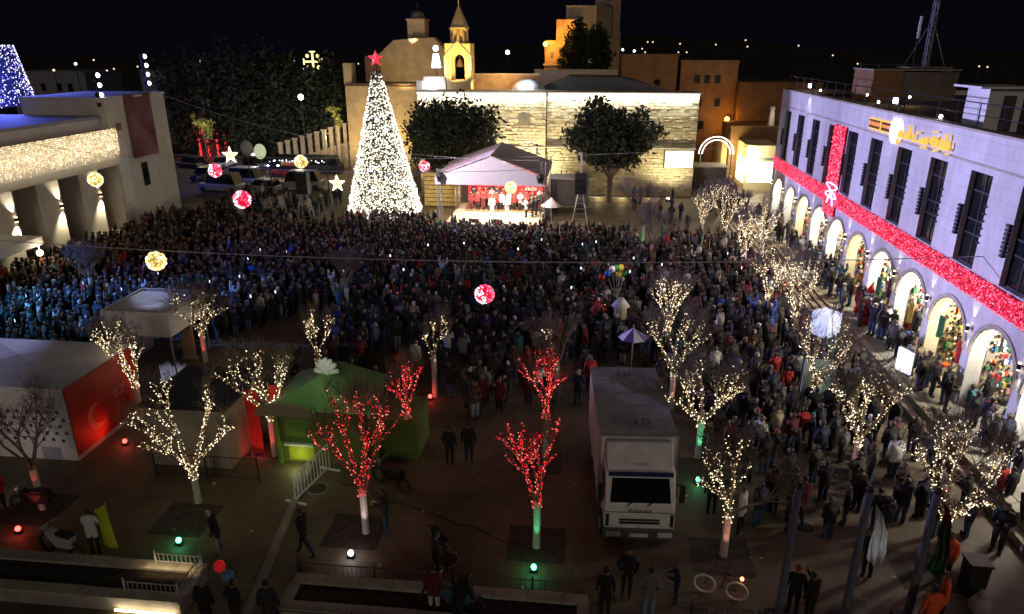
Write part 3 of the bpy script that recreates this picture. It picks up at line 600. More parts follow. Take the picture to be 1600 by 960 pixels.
lamp('POINT', (2.6, 108.5, 13), 40, (1, .4, .15), size=.3, name='tower_glow')
# orange town houses on the right rear
def house(x0, x1, Y, dep, z1, label, rows, m=OCHREW, z0=0, wsz=(.8, 1.2), lit=()):
    t = thing('town_house', label, 'house', ((x0+x1)/2, Y, 0)); w2 = (x1-x0)/2
    MB().box(-w2, w2, 0, dep, z0, z1).build('wall', m, t); MB().box(-w2-.1, w2+.1, -.12, dep+.1, z1, z1+.25).build('parapet', m, t)
    for i, (wx, wz) in enumerate(rows):
        o = MB().box(wx-wsz[0]/2-.1, wx+wsz[0]/2+.1, -.06, -.01, wz-.1, wz+wsz[1]+.1).build('window', DARKST, t)
        MB().box(wx-wsz[0]/2, wx+wsz[0]/2, -.09, -.061, wz, wz+wsz[1]).build('pane', glow('lit_pane', (1, .6, .2), 1.2) if i in lit else GLASS, o)
    return t
house(3.9, 10.9, 96, 8, 14.0, 'dim orange-brown house just right of the monastery tower', [(-2, 10), (1, 10), (2.5, 7)])
house(11.2, 18.2, 95, 8, 13.3, 'orange stone house with three dark upper windows in a row', [(-1.4, 10.8), (-.2, 10.8), (1.1, 10.8), (-1, 8), (1.3, 8.0), (-.5, 5.2)], wsz=(.7, 1))
t = house(18.3, 28, 93, 8, 10.8, 'wide plain orange house partly behind the white hall', [(-2, 4.3), (-.6, 4.3), (.8, 4.3), (2.6, 7.5)], wsz=(.55, 1.1))
house(16.4, 26, 86, 6, 6.3, 'low orange building beside the bright lane', [(-3, 3.2), (-1.2, 3.2)], wsz=(.5, 1))
lamp('POINT', (16.9, 92.2, 6.6), 300, (1, .4, .05), size=.2, name='lane_lamp_light'); t = thing('street_lamp', 'glowing orange wall lamp above the bright lane', 'lamp', (17.2, 94.3, 6.6)); MB().sphere((0, -.6, 0), .3).build('globe', E_ORANGE, t); MB().tube((0, 0, 0), (0, -.6, 0), .04).build('bracket', DMETAL, t)
for p_, e in (((8, 90, 12), 40), ((14, 90, 13), 30), ((21, 89.5, 10.5), 26), ((24, 84, 8), 24), ((13.5, 88, 7), 30)): lamp('POINT', p_, e, (1, .36, .09), size=1, name='town_glow')
t = thing('roof_statue', 'pale statue standing on the low roof of the orange house', 'statue', (20.9, 86.5, 6.55)); MB().tube((0, 0, 0), (0, 0, 1.6), .4, .25, 8).sphere((0, 0, 1.9), .3).build('figure', PLASTER, t); lamp('POINT', (20.9, 85.2, 7.8), 25, (1, .9, .7), name='statue_light')
# lane: glowing arch, bright shops
ga = thing('light_arch', 'double arch of white lamps over the lane entrance', 'light arch', (13.9, 80, 0))
for r in (1.5, 1.85):
    ps = [(r*math.cos(t), 0, 4.1+r*math.sin(t)) for t in np.linspace(0, math.pi, 17)]
    MB().path(ps, .06, 5).build('light_tube', glow('arch_tube', (1, .93, .85), 2.6), ga)
for s in (-1, 1): MB().tube((s*1.7, 0, 0), (s*1.7, 0, 4.1), .09).build('post', DMETAL, ga)
for i, (x, y, e, c) in enumerate(((17.2, 79.5, 2200, (1, .88, .6)), (15.8, 84, 1000, (1, .75, .25)), (13.2, 83, 120, (1, .6, .3)))): lamp('POINT', (x, y, 3.6), e, c, size=.5, name='lane_light')
t = thing('lane_shop', 'glaring white and yellow lit shop front in the lane', 'shop', (17.6, 80.5, 0))
MB().box(-.3, 3, 0, 6, 0, 5).build('wall', mat('shop_yellow', (.6, .5, .3), .8), t); MB().box(-.36, -.301, .4, 4.5, .8, 3.4).build('lit_window', glow('shop_white', (1, .95, .8), 3), t); MB().box(0, 2.6, -.06, -.001, 1, 3.2).build('lit_window', MATS['shop_white'], t)
MB().box(-.9, 3, -.9, -.07, 3.5, 3.65).build('awning', WHITE, t)
t = thing('lane_wall', 'yellow-lit wall on the left side of the lane', 'wall', (15.4, 83.5, 0)); MB().box(-.3, .3, 0, 6, 0, 5.2).build('wall', mat('lane_yellow', (.6, .48, .2), .8), t)
t = thing('low_shed', 'grey-brown low shed below the lit board', 'shed', (13.0, 77.8, 0)); MB().box(-1.8, 1.8, 0, 3, 0, 2.9).build('wall', DARKST, t); MB().box(-1.95, 1.95, -.2, 3.1, 2.9, 3.05).build('roof', CONC, t)
# left background: white apartment, colonnade fence, hillside lamps, cross
ap = house(-72, -60, 112, 10, 11.5, 'faint grey apartment block behind the hall tower', [(-3, 8), (0, 8), (3, 8), (-3, 5), (0, 5), (3, 5)], mat('grey_render', (.22, .22, .25), .9), lit=(2,))
house(-100, -86, 118, 10, 11, 'dark blue-grey block at the far left', [(-4, 8), (-1, 8), (2, 8), (4, 8)], MATS['grey_render'])
fc = thing('pier_fence', 'row of tall stone fence piers with railings in front of dark trees', 'fence', (-38, 100, 0))
for i in range(12):
    t_ = i/11; x, y, zb = -1.2+8.9*t_, -12+5*t_, 1.2+2.5*t_; t2 = (i+1)/11
    MB().box(x-.22, x+.22, y-.22, y+.22, 0, zb+2.3).box(x-.3, x+.3, y-.3, y+.3, zb+2.3, zb+2.5).build('pier', STONE, fc)
    if i < 11:
        x2, y2, z2 = -1.2+8.9*t2, -12+5*t2, 1.2+2.5*t2
        MB().tube((x, y, zb+1.8), (x2, y2, z2+1.8), .035).tube((x, y, zb+.9), (x2, y2, z2+.9), .035).build('rail', DMETAL, fc)
        MB().add([(x, y, 0), (x2, y2, 0), (x2, y2, z2), (x, y, zb), (x, y+.25, 0), (x2, y2+.25, 0), (x2, y2+.25, z2), (x, y+.25, zb)], [(0, 1, 2, 3), (4, 7, 6, 5), (3, 2, 6, 7)]).build('base_wall', STONE2, fc)
lamp('POINT', (-32, 89, 4.5), 260, (1, .7, .35), size=.5, name='fence_glow'); lamp('POINT', (-37.5, 84, 3.5), 160, (1, .7, .35), size=.5, name='fence_glow')
jc = thing('light_cross', 'small golden cross of lamps with four dots above dark trees', 'light cross', (-38.5, 100, 13.2))
mb = MB(); mb.box(-.12, .12, -.05, .05, -1.3, 1.3).box(-1.3, 1.3, -.05, .05, -.12, .12)
for a, b in ((-1.3, 0), (1.3, 0)): mb.box(a-.08, a+.08, -.05, .05, -.4, .4)
for b in (-1.3, 1.3): mb.box(-.4, .4, -.05, .05, b-.08, b+.08)
for a in (-.75, .75):
    for b in (-.75, .75): mb.sphere((a, 0, b), .25, 8)
mb.build('lamp_tubes', glow('cross_gold', (1, .8, .3), 2.2), jc); MB().tube((0, .2, -1.3), (0, .2, -9), .08).build('pole', DMETAL, jc)
stn = [(118, 100), (84, 110), (178, 108), (440, 102), (425, 98), (518, 110), (1012, 66), (1020, 66), (1060, 82), (1073, 82), (1165, 63), (973, 78), (991, 80), (1008, 82), (793, 82), (1543, 105), (1530, 104), (470, 152), (300, 112), (560, 100), (1340, 100)]
srg = random.Random(4); stn += [(srg.uniform(980, 1330), srg.uniform(66, 92)) for _ in range(6)]+[(srg.uniform(60, 560), srg.uniform(92, 112)) for _ in range(9)]
for i, (px, py) in enumerate(stn):
    d = FW*FPX+RT*(px-800)-UP*(py-480); D = 130 if i != 17 else 95; p = CAM+d*(D/np.linalg.norm(d))
    big = i in (17, 14); r = .36 if big else .13 if i not in (0, 1, 11, 12) else .18
    t = thing('distant_lamp', 'far street lamp shining over the dark town', 'street lamp', (p[0], p[1], p[2]), group='distant town lamps')
    if big: t['label'] = ['white street lamp among the dark trees left of the big tree', 'white lamp on a spike above the low roofs'][i == 14]
    MB().sphere((0, 0, 0), r, 8).build('globe', E_COOL if i in (17, 0, 14, 11, 12) else glow('far_lamp', (1, .75, .45), 1.5), t)
    MB().tube((0, 0, -.1), (0, 0, -p[2]+.0 if p[2] > 1 else -1), .07).build('pole', DMETAL, t)
lamp('POINT', G(470, 152, 11)+(9.5,), 60, (1, 1, .9), name='tree_lamp_light')

# ================================================================== EVERGREEN TREES
def leafy(name, label, loc, blobs, nleaf, size, m=LEAF, trunk=3.0, tr=.35, group=None):
    t = thing(name, label, 'tree', loc, group=group); tot = sum(b[3]*b[4]*b[5] for b in blobs); V = []; 
    for (bx, by, bz, rx, ry, rz) in blobs:
        n = int(nleaf*rx*ry*rz/tot); u = npr.randn(n, 3); u /= np.linalg.norm(u, axis=1)[:, None]; rr = .4+.72*npr.rand(n, 1)**.6
        lump = 1+.3*np.sin(u[:, :1]*7+bx*3)*np.cos(u[:, 1:2]*6+bz)+.1*np.sin(u[:, 2:]*13)
        V.append(np.array([bx, by, bz])+u*rr*lump*np.array([rx, ry, rz]))
    c = np.concatenate(V); n = len(c); a = npr.randn(n, 3); a /= np.linalg.norm(a, axis=1)[:, None]; b = np.cross(a, npr.randn(n, 3)); b /= np.linalg.norm(b, axis=1)[:, None]
    s = size*(.6+.8*npr.rand(n, 1)); v = np.stack([c-a*s, c+b*s*.5, c+a*s, c-b*s*.5], 1).reshape(-1, 3)
    me = bpy.data.meshes.new('crown'); me.from_pydata(v.tolist(), [], (np.arange(4*n).reshape(-1, 4)).tolist()); me.materials.append(m)
    o = bpy.data.objects.new('crown', me); COL.objects.link(o); o.parent = t; o['kind'] = 'stuff'
    tb = MB().tube((0, 0, 0), (0, 0, trunk), tr, tr*.7, 8)
    for (bx, by, bz, rx, ry, rz) in blobs[:8]: tb.tube((0, 0, trunk*.8), (bx*.8, by*.8, bz), tr*.5, tr*.12, 5)
    tb.build('trunk', BARK, t); return t
leafy('evergreen_tree', 'broad dark evergreen between christmas tree and stage, before the wall', (-13.9, 72.5, 0),
      [(0, 0, 6.5, 4, 3, 3.2), (-2.6, 0, 7, 2.2, 2.2, 2.6), (2.4, 0, 7.4, 2.4, 2.2, 2.3), (-.6, 0, 8.6, 2, 2, 1.7), (1.8, 0, 5.4, 2.3, 2.2, 2), (-2, 0, 4.9, 2.2, 2, 1.9), (3.3, 0, 8.4, 1, 1, 1.1), (-3.2, 0, 8.6, 1, 1, 1.2)], 8500, .24)
leafy('evergreen_tree', 'dark lumpy evergreen before the right half of the stone wall', (2.3, 72.5, 0),
      [(-1.2, 0, 7.0, 2.6, 2.4, 2.6), (-1.6, 0, 9.2, 1.3, 1.3, 1.3), (.8, 0, 6.2, 2.7, 2.3, 2.2), (2.6, 0, 6.9, 2, 1.8, 1.5), (2.7, 0, 8.5, .95, 1, 1.1), (.7, 0, 8.5, .8, .9, 1.0), (-3.2, 0, 6.4, 1.5, 1.4, 1.2), (4.2, 0, 7.4, .7, .8, .8), (0, 0, 4.7, 2.6, 2, 1.0)], 8000, .24)
FT = [(-57, 100, 4.5, 14, 'wide black tree mass right of the hall tower'), (-50, 97, 4.2, 15, 'tall dark tree above the parked vehicles'), (-45, 99, 3.8, 15, 'dark tall tree left of the street lamp'), (-41.6, 98, 3.4, 12.5, 'rounded dark tree behind the pier fence'),
      (-36.4, 98, 3.2, 13.0, 'dark tree against the old church front'), (-62, 92, 3.2, 6.8, 'grey-green bushy tree beside the hall tower'), (-41.5, 106, 3.5, 12.5, 'dark tree under the golden cross')]
for x, y, r, h, lb in FT:
    leafy('dark_tree', lb, (x, y, 0), [(0, 0, h*.55, r, r, h*.42), (-r*.5, 0, h*.7, r*.55, r*.5, h*.25), (r*.45, 0, h*.75, r*.5, r*.5, h*.24), (0, 0, h*.35, r*.9, r*.8, h*.25)], 5000, .34, LEAF2 if 'grey-green' in lb else LEAF)
leafy('cypress_tree', 'tall dark cypress in front of the pale framed block', (-2.4, 106, 0), [(0, 0, 14, 1.5, 1.4, 4), (-.8, 0, 12.5, 1.4, 1.2, 3), (.6, 0, 16.2, .8, .8, 2.6)], 3500, .3, trunk=10)
leafy('cypress_tree', 'broad dark cypress just left of the monastery tower', (.5, 105, 0), [(0, 0, 13.4, 2.0, 1.6, 3.8), (.3, 0, 15.5, 1.3, 1.2, 2)], 3500, .3, trunk=10)
# uplit foliage scraps
t = leafy('uplit_bush', 'small bush lit yellow-green beside the dark left trees', (-51.5, 92, 0), [(0, 0, 5.6, 1.3, .7, .45), (-1.3, 0, 6.5, .25, .3, .8), (.9, 0, 4.6, .4, .6, .9), (.2, 0, 5, .5, .5, .4)], 420, .2, mat('leaf_lime', (.35, .36, .1), .7), trunk=4, tr=.1)
lamp('POINT', (-51.3, 89.5, 5), 170, (1, .85, .4), name='bush_light')
t = leafy('uplit_bush', 'small bush lit pale green beside the old church', (-31.8, 88, 0), [(0, 0, 7.8, .8, .5, .35), (.6, 0, 6.4, .35, .5, .8), (.2, 0, 7.1, .4, .4, .4)], 260, .2, MATS['leaf_lime'], trunk=5, tr=.1)
lamp('POINT', (-31.8, 86, 7), 90, (1, 1, .5), name='bush_light')

# ================================================================== CHRISTMAS TREE
xt = thing('christmas_tree', 'giant cone christmas tree covered in white lights with a red star', 'christmas tree', (-18.9, 64, 0))
n = 12500; hh = 1-np.sqrt(npr.rand(n)); hh = .02+hh*.96
ang = npr.rand(n)*2*math.pi; band = .5+.5*np.sin(hh*70+2.6*np.sin(ang*4+hh*26)+2*np.sin(ang*9-hh*17)); keep = npr.rand(n) < .5+.7*band
rad = (3.1*(1-hh)+.3)*(1+.03*npr.randn(n)); P = np.c_[rad*np.cos(ang), rad*np.sin(ang), .3+hh*13.0][keep]
bulbs('fairy_lights', P, .056, [glow('tree_bulb', (1, .95, .8), 3.2), glow('tree_bulb_dim', (1, .85, .6), .9)], [.55, .45], xt)
n = 9000; hh = 1-np.sqrt(npr.rand(n)); ang = npr.rand(n)*2*math.pi; rad = (3.6*(1-hh)+.28)*(.7+.17*npr.rand(n)); c = np.c_[rad*np.cos(ang), rad*np.sin(ang), .2+hh*13.1]
out = np.c_[np.cos(ang), np.sin(ang), -.5*np.ones(n)]; b = np.cross(out, npr.randn(n, 3)); b /= np.linalg.norm(b, axis=1)[:, None]
v = np.stack([c-out*.18, c+b*.07, c+out*.22, c-b*.07], 1).reshape(-1, 3)
me = bpy.data.meshes.new('needles'); me.from_pydata(v.tolist(), [], np.arange(4*n).reshape(-1, 4).tolist()); me.materials.append(mat('fir_green', (.06, .07, .05), .8)); o = bpy.data.objects.new('needles', me); COL.objects.link(o); o.parent = xt; o['kind'] = 'stuff'
MB().tube((0, 0, .2), (0, 0, 13.2), 2.45, .12, 24).build('frame_cone', mat('tree_net', (.22, .21, .17), .9), xt)
MB().tube((0, 0, 0), (0, 0, .3), .3, n=8).tube((0, 0, 13), (0, 0, 13.7), .05).build('pole', DMETAL, xt)
def star_mb(R0, r0, th=.12, n=5, k=0):
    pts = [((R0 if i % 2 == 0 else r0)*math.sin(math.pi*i/n), (R0 if i % 2 == 0 else r0)*math.cos(math.pi*i/n)) for i in range(2*n)]
    mb = MB(); vs = [(x, 0, z) for x, z in pts]+[(0, -th, 0), (0, th, 0)]
    mb.add(vs, [(i, (i+1) % (2*n), 2*n) for i in range(2*n)]+[((i+1) % (2*n), i, 2*n+1) for i in range(2*n)], k); return mb
mb = star_mb(.72, .3, .2)
for i in range(len(mb.v)): mb.v[i] = (mb.v[i][0], mb.v[i][1], mb.v[i][2]+14.1)
mb.build('star', glow('star_red', (1, .03, .06), 1.5), xt)
lamp('POINT', (-18.9, 59.4, 2.2), 260, (1, .9, .7), size=1.5, name='tree_glow'); lamp('POINT', (-18.9, 59.2, 7), 160, (1, .9, .7), size=1.5, name='tree_glow')
# ================================================================== STAGE
sx0, sx1 = -12.3, -3.6; scx = (sx0+sx1)/2
stg = thing('stage', 'concert stage with pitched canopy, lattice towers and red backdrop', 'stage', (scx, 62, 0))
SI = Matrix.Translation((-scx, -62, 0))
def sp(mb, name, mats, **k):
    o = mb.build(name, mats, **k); o.parent = stg; o.matrix_parent_inverse = SI; return o
sp(MB().box(sx0+.4, sx1-.2, 57.6, 66, .9, 1.05), 'deck', mat('stage_floor', (.5, .42, .3), .5, .08, 2)); sp(MB().box(sx0+.4, sx1-.2, 57.6, 66, 0, .898), 'skirt', BLACK)
sp(MB().box(sx0+1.2, sx1-.3, 65.2, 65.3, 1.05, 4.9), 'backdrop', mat('backdrop_red', (.75, .03, .03), .6))
for i in range(3): sp(MB().box(sx0+1.3, sx1-.6, 62.2+.9*i, 63.1+.9*i, 1.052, 1.15+.18*i), 'riser', WOOD)
def truss(x, y, z1, w=.34):
    mb = MB()
    for a in (-1, 1):
        for b in (-1, 1): mb.tube((x+a*w/2, y+b*w/2, 0), (x+a*w/2, y+b*w/2, z1), .03, n=5)
    z = 0
    while z < z1-.3:
        for (a, b, c, d) in ((-1, -1, 1, -1), (1, -1, 1, 1), (1, 1, -1, 1), (-1, 1, -1, -1)): mb.tube((x+a*w/2, y+b*w/2, z), (x+c*w/2, y+d*w/2, z+.35), .014, n=4)
        z += .35
    return mb
for x, y, h in ((sx0, 57.9, 5.6), (sx1, 57.9, 6.2), (sx0, 66, 5.2), (sx1, 66, 5.6)): sp(truss(x, y, h), 'lattice_tower', METAL)
CAN = mat('canopy_white', (.7, .7, .74), .8, .04, 2)
for y, ra in ((57.6, 6.5),):
    mb = MB(); mb.prism([(sx0-.3, 4.35), (sx1+.3, 4.35), (sx1+.3, 4.95), (scx+.1, ra+.15), (sx0-.3, 4.95)], 57.5, 57.6, 'y'); sp(mb, 'canopy_gable', CAN)
CR = mat('canopy_stripe', (.6, .4, .32), .8)
# roof slopes as separate fabric panels
for s in (-1, 1):
    ex = sx0-.35 if s < 0 else sx1+.35
    for k in range(9):
        y0 = 57.61+k*.95; y1 = y0+.93; mb = MB(); t0 = .05
        vs = [(ex, y0, 5.0), (ex, y1, 5.05), (scx, y1, 6.75), (scx, y0, 6.7)]; vs += [(a, b, c+t0) for a, b, c in vs]
        mb.add(vs, [(0, 1, 2, 3), (7, 6, 5, 4), (0, 3, 7, 4), (1, 5, 6, 2), (0, 4, 5, 1)])
        o = sp(mb, 'roof_panel', CR if k % 2 else mat('canopy_mauve', (.55, .5, .55), .8))
for x in (sx0+.2, sx1-.2):
    t = thing('moving_head', 'dark moving stage light on the %s canopy corner' % ('left' if x < scx else 'right'), 'stage light', (x, 57.2, 4.9)); MB().sphere((0, 0, .2), .33, 8).build('head', BLACK, t); MB().box(-.2, .2, -.15, .15, -.25, 0).build('base', BLACK, t)
lamp('AREA', (scx+.2, 60.4, 4.9), 1700, (1, .86, .62), target=(scx+.2, 60.5, 1), size=5, sy=.6, name='stage_wash')
lamp('SPOT', (scx-2, 58.0, 4.8), 1800, (1, .6, .5), target=(scx, 63.5, 2.2), size=.3, cone=90, blend=.6, name='stage_spot'); lamp('SPOT', (scx+2.4, 58.0, 4.8), 1800, (1, .65, .55), target=(scx+1, 63.5, 2.2), size=.3, cone=90, blend=.6, name='stage_spot')
lamp('SPOT', (-16, 50, 9.5), 9500, (.98, .78, .85), target=(scx, 57.6, 5.2), size=.3, cone=70, blend=.9, name='fascia_fill')  # added fill spot without a fixture, brightens the canopy gable
# speaker towers and side kit
def ladder(x, y, h, label):
    t = thing('speaker_tower', label, 'speaker tower', (x, y, 0)); mb = MB()
    for s in (-1, 1):
        for q in (-1, 1): mb.tube((s*.75, q*.5, 0), (s*.22, q*.2, h), .035, n=5)
    z = .4
    while z < h: mb.tube((-.72+.5*z/h, -.5+.3*z/h, z), (.72-.5*z/h, -.5+.3*z/h, z), .02, n=4); z += .45
    mb.build('ladder_frame', METAL, t)
    for k in range(3): MB().box(-.5, .5, -.4, .4, h+.02+k*.62, h+.6+k*.62).build('speaker_box', BLACK, t)
    return t
ladder(-.55, 61.5, 3.0, 'black line-array speakers on a ladder tower right of the stage')
t = ladder(-24.2, 58, 3.2, 'ladder tower with wide dark kit left of the christmas tree'); 
MB().tube((0, 0, 3), (0, 0, 6.6), .1).build('mast', METAL, bpy.data.objects['speaker_tower'])
t = thing('equipment_canopy', 'dark rigging trailer with blue specks beside the christmas tree', 'canopy', (-29, 70, 0))
MB().box(-3.2, 3.2, -1.5, 1.5, 4.4, 4.6).build('roof', BLACK, t)
for x in (-3, 3):
    for y in (-1.3, 1.3): MB().tube((x, y, 0), (x, y, 4.4), .06).build('leg', DMETAL, t)
bulbs('blue_lamps', np.c_[npr.rand(26)*6-3, -1.55*np.ones(26), 4.2+.3*npr.rand(26)], .05, [E_BLUEH, E_COOL], [.7, .3], t)
t = thing('generator_truck', 'dark flat-roofed truck behind the speaker tower right of the stage', 'truck', (-2.0, 68.8, 0))
MB().box(-1.6, 2.2, -1.2, 1.2, .6, 3.2).build('body', DGREY, t); MB().box(-1.7, 2.3, -1.3, 1.3, 3.2, 3.3).build('roof_edge', METAL, t)
for x in (-1, 1.4): MB().tube((x, -1.25, .4), (x, -1, .4), .4, n=12).build('wheel', RUBBER, t)
t = thing('side_canopy', 'small white umbrella canopy at the stage right corner', 'umbrella', (-3.0, 60, 0)); MB().tube((0, 0, 2.2), (0, 0, 2.9), .9, .05, 8).build('canopy', mat('pinkish_white', (.7, .6, .58), .8), t); MB().tube((0, 0, 0), (0, 0, 2.3), .03).build('pole', METAL, t)
lamp('POINT', (-3.4, 59.3, 3.2), 25, (1, .7, .6), name='umbrella_light')
# low barrier and decking left of stage
t = thing('timber_fence', 'slatted timber hoarding between christmas tree and stage', 'fence', (-14.3, 68.6, 0))
for k in range(8): MB().box(-1.8, 1.9, -.05, .05, .15+k*.42, .5+k*.42).build('plank', mat('plank_yellow', (.45, .33, .12), .8, .2, 3), t)
for x in (-1.8, 0, 1.8): MB().box(x-.06, x+.06, .051, .15, 0, 3.6).build('post', WOOD, t)
lamp('POINT', (-14.3, 66.6, 1.6), 70, (1, .75, .3), name='hoarding_light')
t = thing('chapel_gate', 'grey mauve plain wall block behind the timber hoarding', 'wall', (-14.2, 71.6, 0)); MB().box(-2.6, 2.2, 0, 1, 0, 3.6).build('wall', mat('mauve_wall', (.3, .24, .22), .9), t); MB().box(-2.8, 2.4, -.15, 1.1, 3.6, 3.75).build('coping', CONC, t)

# ================================================================== PEOPLE
def person_mesh(name, pose='stand', hi=False, sub=0, coat=0.0):
    V = []; E = []; Rr = []; B = []   # verts, edges, radii, bone type of the vertex
    def v(p, r, t, par=None):
        V.append(p); Rr.append(r if isinstance(r, tuple) else (r, r)); B.append(t)
        if par is not None: E.append((par, len(V)-1))
        return len(V)-1
    lean = {'bend': .38, 'lean': .12}.get(pose, .03); dz = 0
    if pose == 'sit': dz = -.45
    pel = v((0, 0, .95+dz), (.155, .12), 'J'); wst = v((0, lean*.3, 1.13+dz), (.15, .115), 'J', pel); chs = v((0, lean*.8, 1.33+dz), (.18, .125), 'J', wst)
    nb = v((0, lean*1.1, 1.47+dz), (.085, .08), 'J', chs); hy = lean*1.3; hz = 1.47+dz-(.08 if pose == 'bend' else 0)
    nk = v((0, hy+.01, hz+.07), .055, 'S', nb); hl = v((0, hy+.035, hz+.135), (.075, .085), 'S', nk); hm = v((0, hy+.02, hz+.2), (.085, .1), 'S', hl); v((0, hy+.01, hz+.27), (.06, .075), 'H', hm)
    if hi:
        v((0, hy+.135, hz+.175), .014, 'S', hm)
        for s in (-1, 1): v((s*.095, hy+.02, hz+.18), .016, 'S', hm)
    for s in (-1, 1):
        sh = v((s*.185, lean*.9, 1.42+dz), .075, 'J', chs)
        a = pose if not (pose in ('phone', 'point') and s < 0) else 'stand'
        if a == 'phone': el, wr, dr = (s*.23, lean+.16, 1.24+dz), (s*.1, lean+.33, 1.5+dz), (0, .3, 1)
        elif a == 'arms_up': el, wr, dr = (s*.3, .1, 1.6+dz), (s*.28, .12, 1.88+dz), (0, .1, 1)
        elif a == 'hold': el, wr, dr = (s*.25, lean+.05, 1.17+dz), (s*.12, lean+.3, 1.18+dz), (-s*.5, 1, .1)
        elif a == 'sit': el, wr, dr = (s*.25, lean+.02, 1.18+dz), (s*.16, lean+.26, 1.05+dz), (0, 1, -.1)
        elif a == 'pocket': el, wr, dr = (s*.28, lean-.06, 1.16+dz), (s*.2, lean+.09, .98+dz), (-s*.3, .5, -1)
        elif a == 'walk': el, wr, dr = (s*.24, lean+s*.1-.05, 1.16+dz), (s*.25, lean+s*.24, .96+dz), (0, s*.5, -1)
        else: el, wr, dr = (s*.24, lean-.03, 1.15+dz), (s*.25, lean+.05, .92+dz), (0, .15, -1)
        e = v(el, .056, 'J', sh); w_ = v(wr, .042, 'J', e); d = Vector(dr).normalized(); wv = Vector(wr)
        pm = v(tuple(wv+d*.07), (.036, .022), 'S', w_)
        if hi:
            side = d.cross(Vector((1, 0, 0)) if abs(d.x) < .8 else Vector((0, 1, 0))).normalized()
            for q, L in zip((-1.5, -.5, .5, 1.5), (.06, .075, .08, .068)):
                b0 = v(tuple(wv+d*.1+side*q*.018), .009, 'S', pm); v(tuple(wv+d*(.1+L*.6)+side*q*.02+Vector((-s*.012, 0, 0))), .008, 'S', b0)
            v(tuple(wv+d*.06+side*.05+Vector((-s*.02, 0, 0))), .011, 'S', w_)
        hp = v((s*.095, 0, .88+dz), (.1, .105), 'P', pel)
        if pose == 'walk': kn, ak, to = (s*.1, s*.17, .5), (s*.1, s*.3-.06, .1), (s*.1, s*.3+.1, .045)
        elif pose == 'sit': kn, ak, to = (s*.12, .42, .5), (s*.12, .4, .09), (s*.13, .56, .04)
        elif pose == 'wide': kn, ak, to = (s*.17, .03, .5), (s*.23, 0, .09), (s*.26, .15, .04)
        else: kn, ak, to = (s*.1, .02, .49), (s*.105, -.02, .09), (s*.12, .14, .04)
        k = v(kn, .07, 'P', hp); a_ = v(ak, .052, 'P', k); v(to, .045, 'F', a_)
    if coat:
        for i, b in enumerate(B):
            if b == 'J': Rr[i] = (Rr[i][0]*(1+coat), Rr[i][1]*(1+coat))
    me = bpy.data.meshes.new('sk'); me.from_pydata(V, E, []); o = bpy.data.objects.new('sk', me); COL.objects.link(o)
    o.modifiers.new('Skin', 'SKIN'); me.skin_vertices[0].data[0].use_root = True
    for i, r in enumerate(Rr): me.skin_vertices[0].data[i].radius = r
    if sub:
        s2 = o.modifiers.new('Sub', 'SUBSURF'); s2.levels = sub; s2.render_levels = sub
    dg = bpy.context.evaluated_depsgraph_get(); out = bpy.data.meshes.new_from_object(o.evaluated_get(dg)); bpy.data.objects.remove(o)
    out.name = name; A = np.array(V); segs = [(A[a], A[b], B[b]) for a, b in E]; idx = {'S': 0, 'H': 1, 'J': 2, 'P': 3, 'F': 4}
    co = np.zeros(len(out.vertices)*3); out.vertices.foreach_get('co', co); co = co.reshape(-1, 3); mi = []
    S0 = np.array([s[0] for s in segs]); S1 = np.array([s[1] for s in segs]); D = S1-S0; DD = (D**2).sum(1)
    rad = np.array([max(Rr[b]) for a, b in E])
    for p in out.polygons:
        c = co[list(p.vertices)].mean(0); t = np.clip(((c-S0)*D).sum(1)/DD, .05, 1); d = np.linalg.norm(c-(S0+D*t[:, None]), axis=1)-rad*.6
        ty = segs[int(d.argmin())][2]; k = idx[ty]
        if ty in 'SH' and c[2] > hz+.1 and (c[1] < hy+.0 or c[2] > hz+.235): k = 1
        elif ty == 'H': k = 1
        elif ty == 'S' and c[2] < hz+.05 and abs(c[0]) < .08 and abs(c[1]-hy) < .15: k = 2
        if coat and ty == 'P' and c[2] > .72+dz: k = 2
        mi.append(k)
    out.materials.clear()
    for mm in (SKIN, HAIRC[0], CLOTH['black'], CLOTH['denim'], SHOE): out.materials.append(mm)
    out.polygons.foreach_set('material_index', mi); out.polygons.foreach_set('use_smooth', [True]*len(out.polygons)); out.update()
    if hi:   # eyes
        eb = MB()
        for s in (-1, 1): eb.sphere((s*.032, hy+.105, hz+.195), .012, 6)
        n0 = len(out.vertices); import bmesh
        bm = bmesh.new(); bm.from_mesh(out); vs = [bm.verts.new(p) for p in eb.v]
        for f in eb.f:
            try: q = bm.faces.new([vs[i] for i in f]); q.material_index = 4
            except ValueError: pass
        bm.to_mesh(out); bm.free()
    return out
PM = {}
for ps in ('stand', 'phone', 'pocket', 'walk', 'hold', 'bend', 'sit', 'wide', 'lean'):
    PM[ps, 1] = person_mesh('person_'+ps, ps, True, 1, .1)
for ps in ('stand', 'phone', 'pocket', 'walk', 'arms_up', 'hold', 'sit'): PM[ps, 0] = person_mesh('person_'+ps, ps, False, 0, .12)
TOPS = ['black']*22+['navy']*8+['charcoal']*10+['brown']*3+['olive']*2+['maroon']*2+['grey']*3+['purple']+['beige']+['pale']*2+['red']+['teal']+['blue']
LEGS = ['black']*5+['denim']*5+['charcoal']*3+['navy']*2+['lightdenim', 'brown']
def person(x, y, z, face, pose, hi, top, leg, label, group=None, hair=0, s=1.0):
    o = bpy.data.objects.new('person', PM[pose, hi]); COL.objects.link(o); o.location = (x, y, z); o.rotation_euler = (0, 0, face-math.pi/2); o.scale = (s, s, s)
    for i, mm in ((1, HAIRC[hair]), (2, CLOTH[top]), (3, CLOTH[leg])):
        o.material_slots[i].link = 'OBJECT'; o.material_slots[i].material = mm
    return tag(o, label, 'person', group)
def to_stage(x, y): return math.atan2(60-y, -8-x)
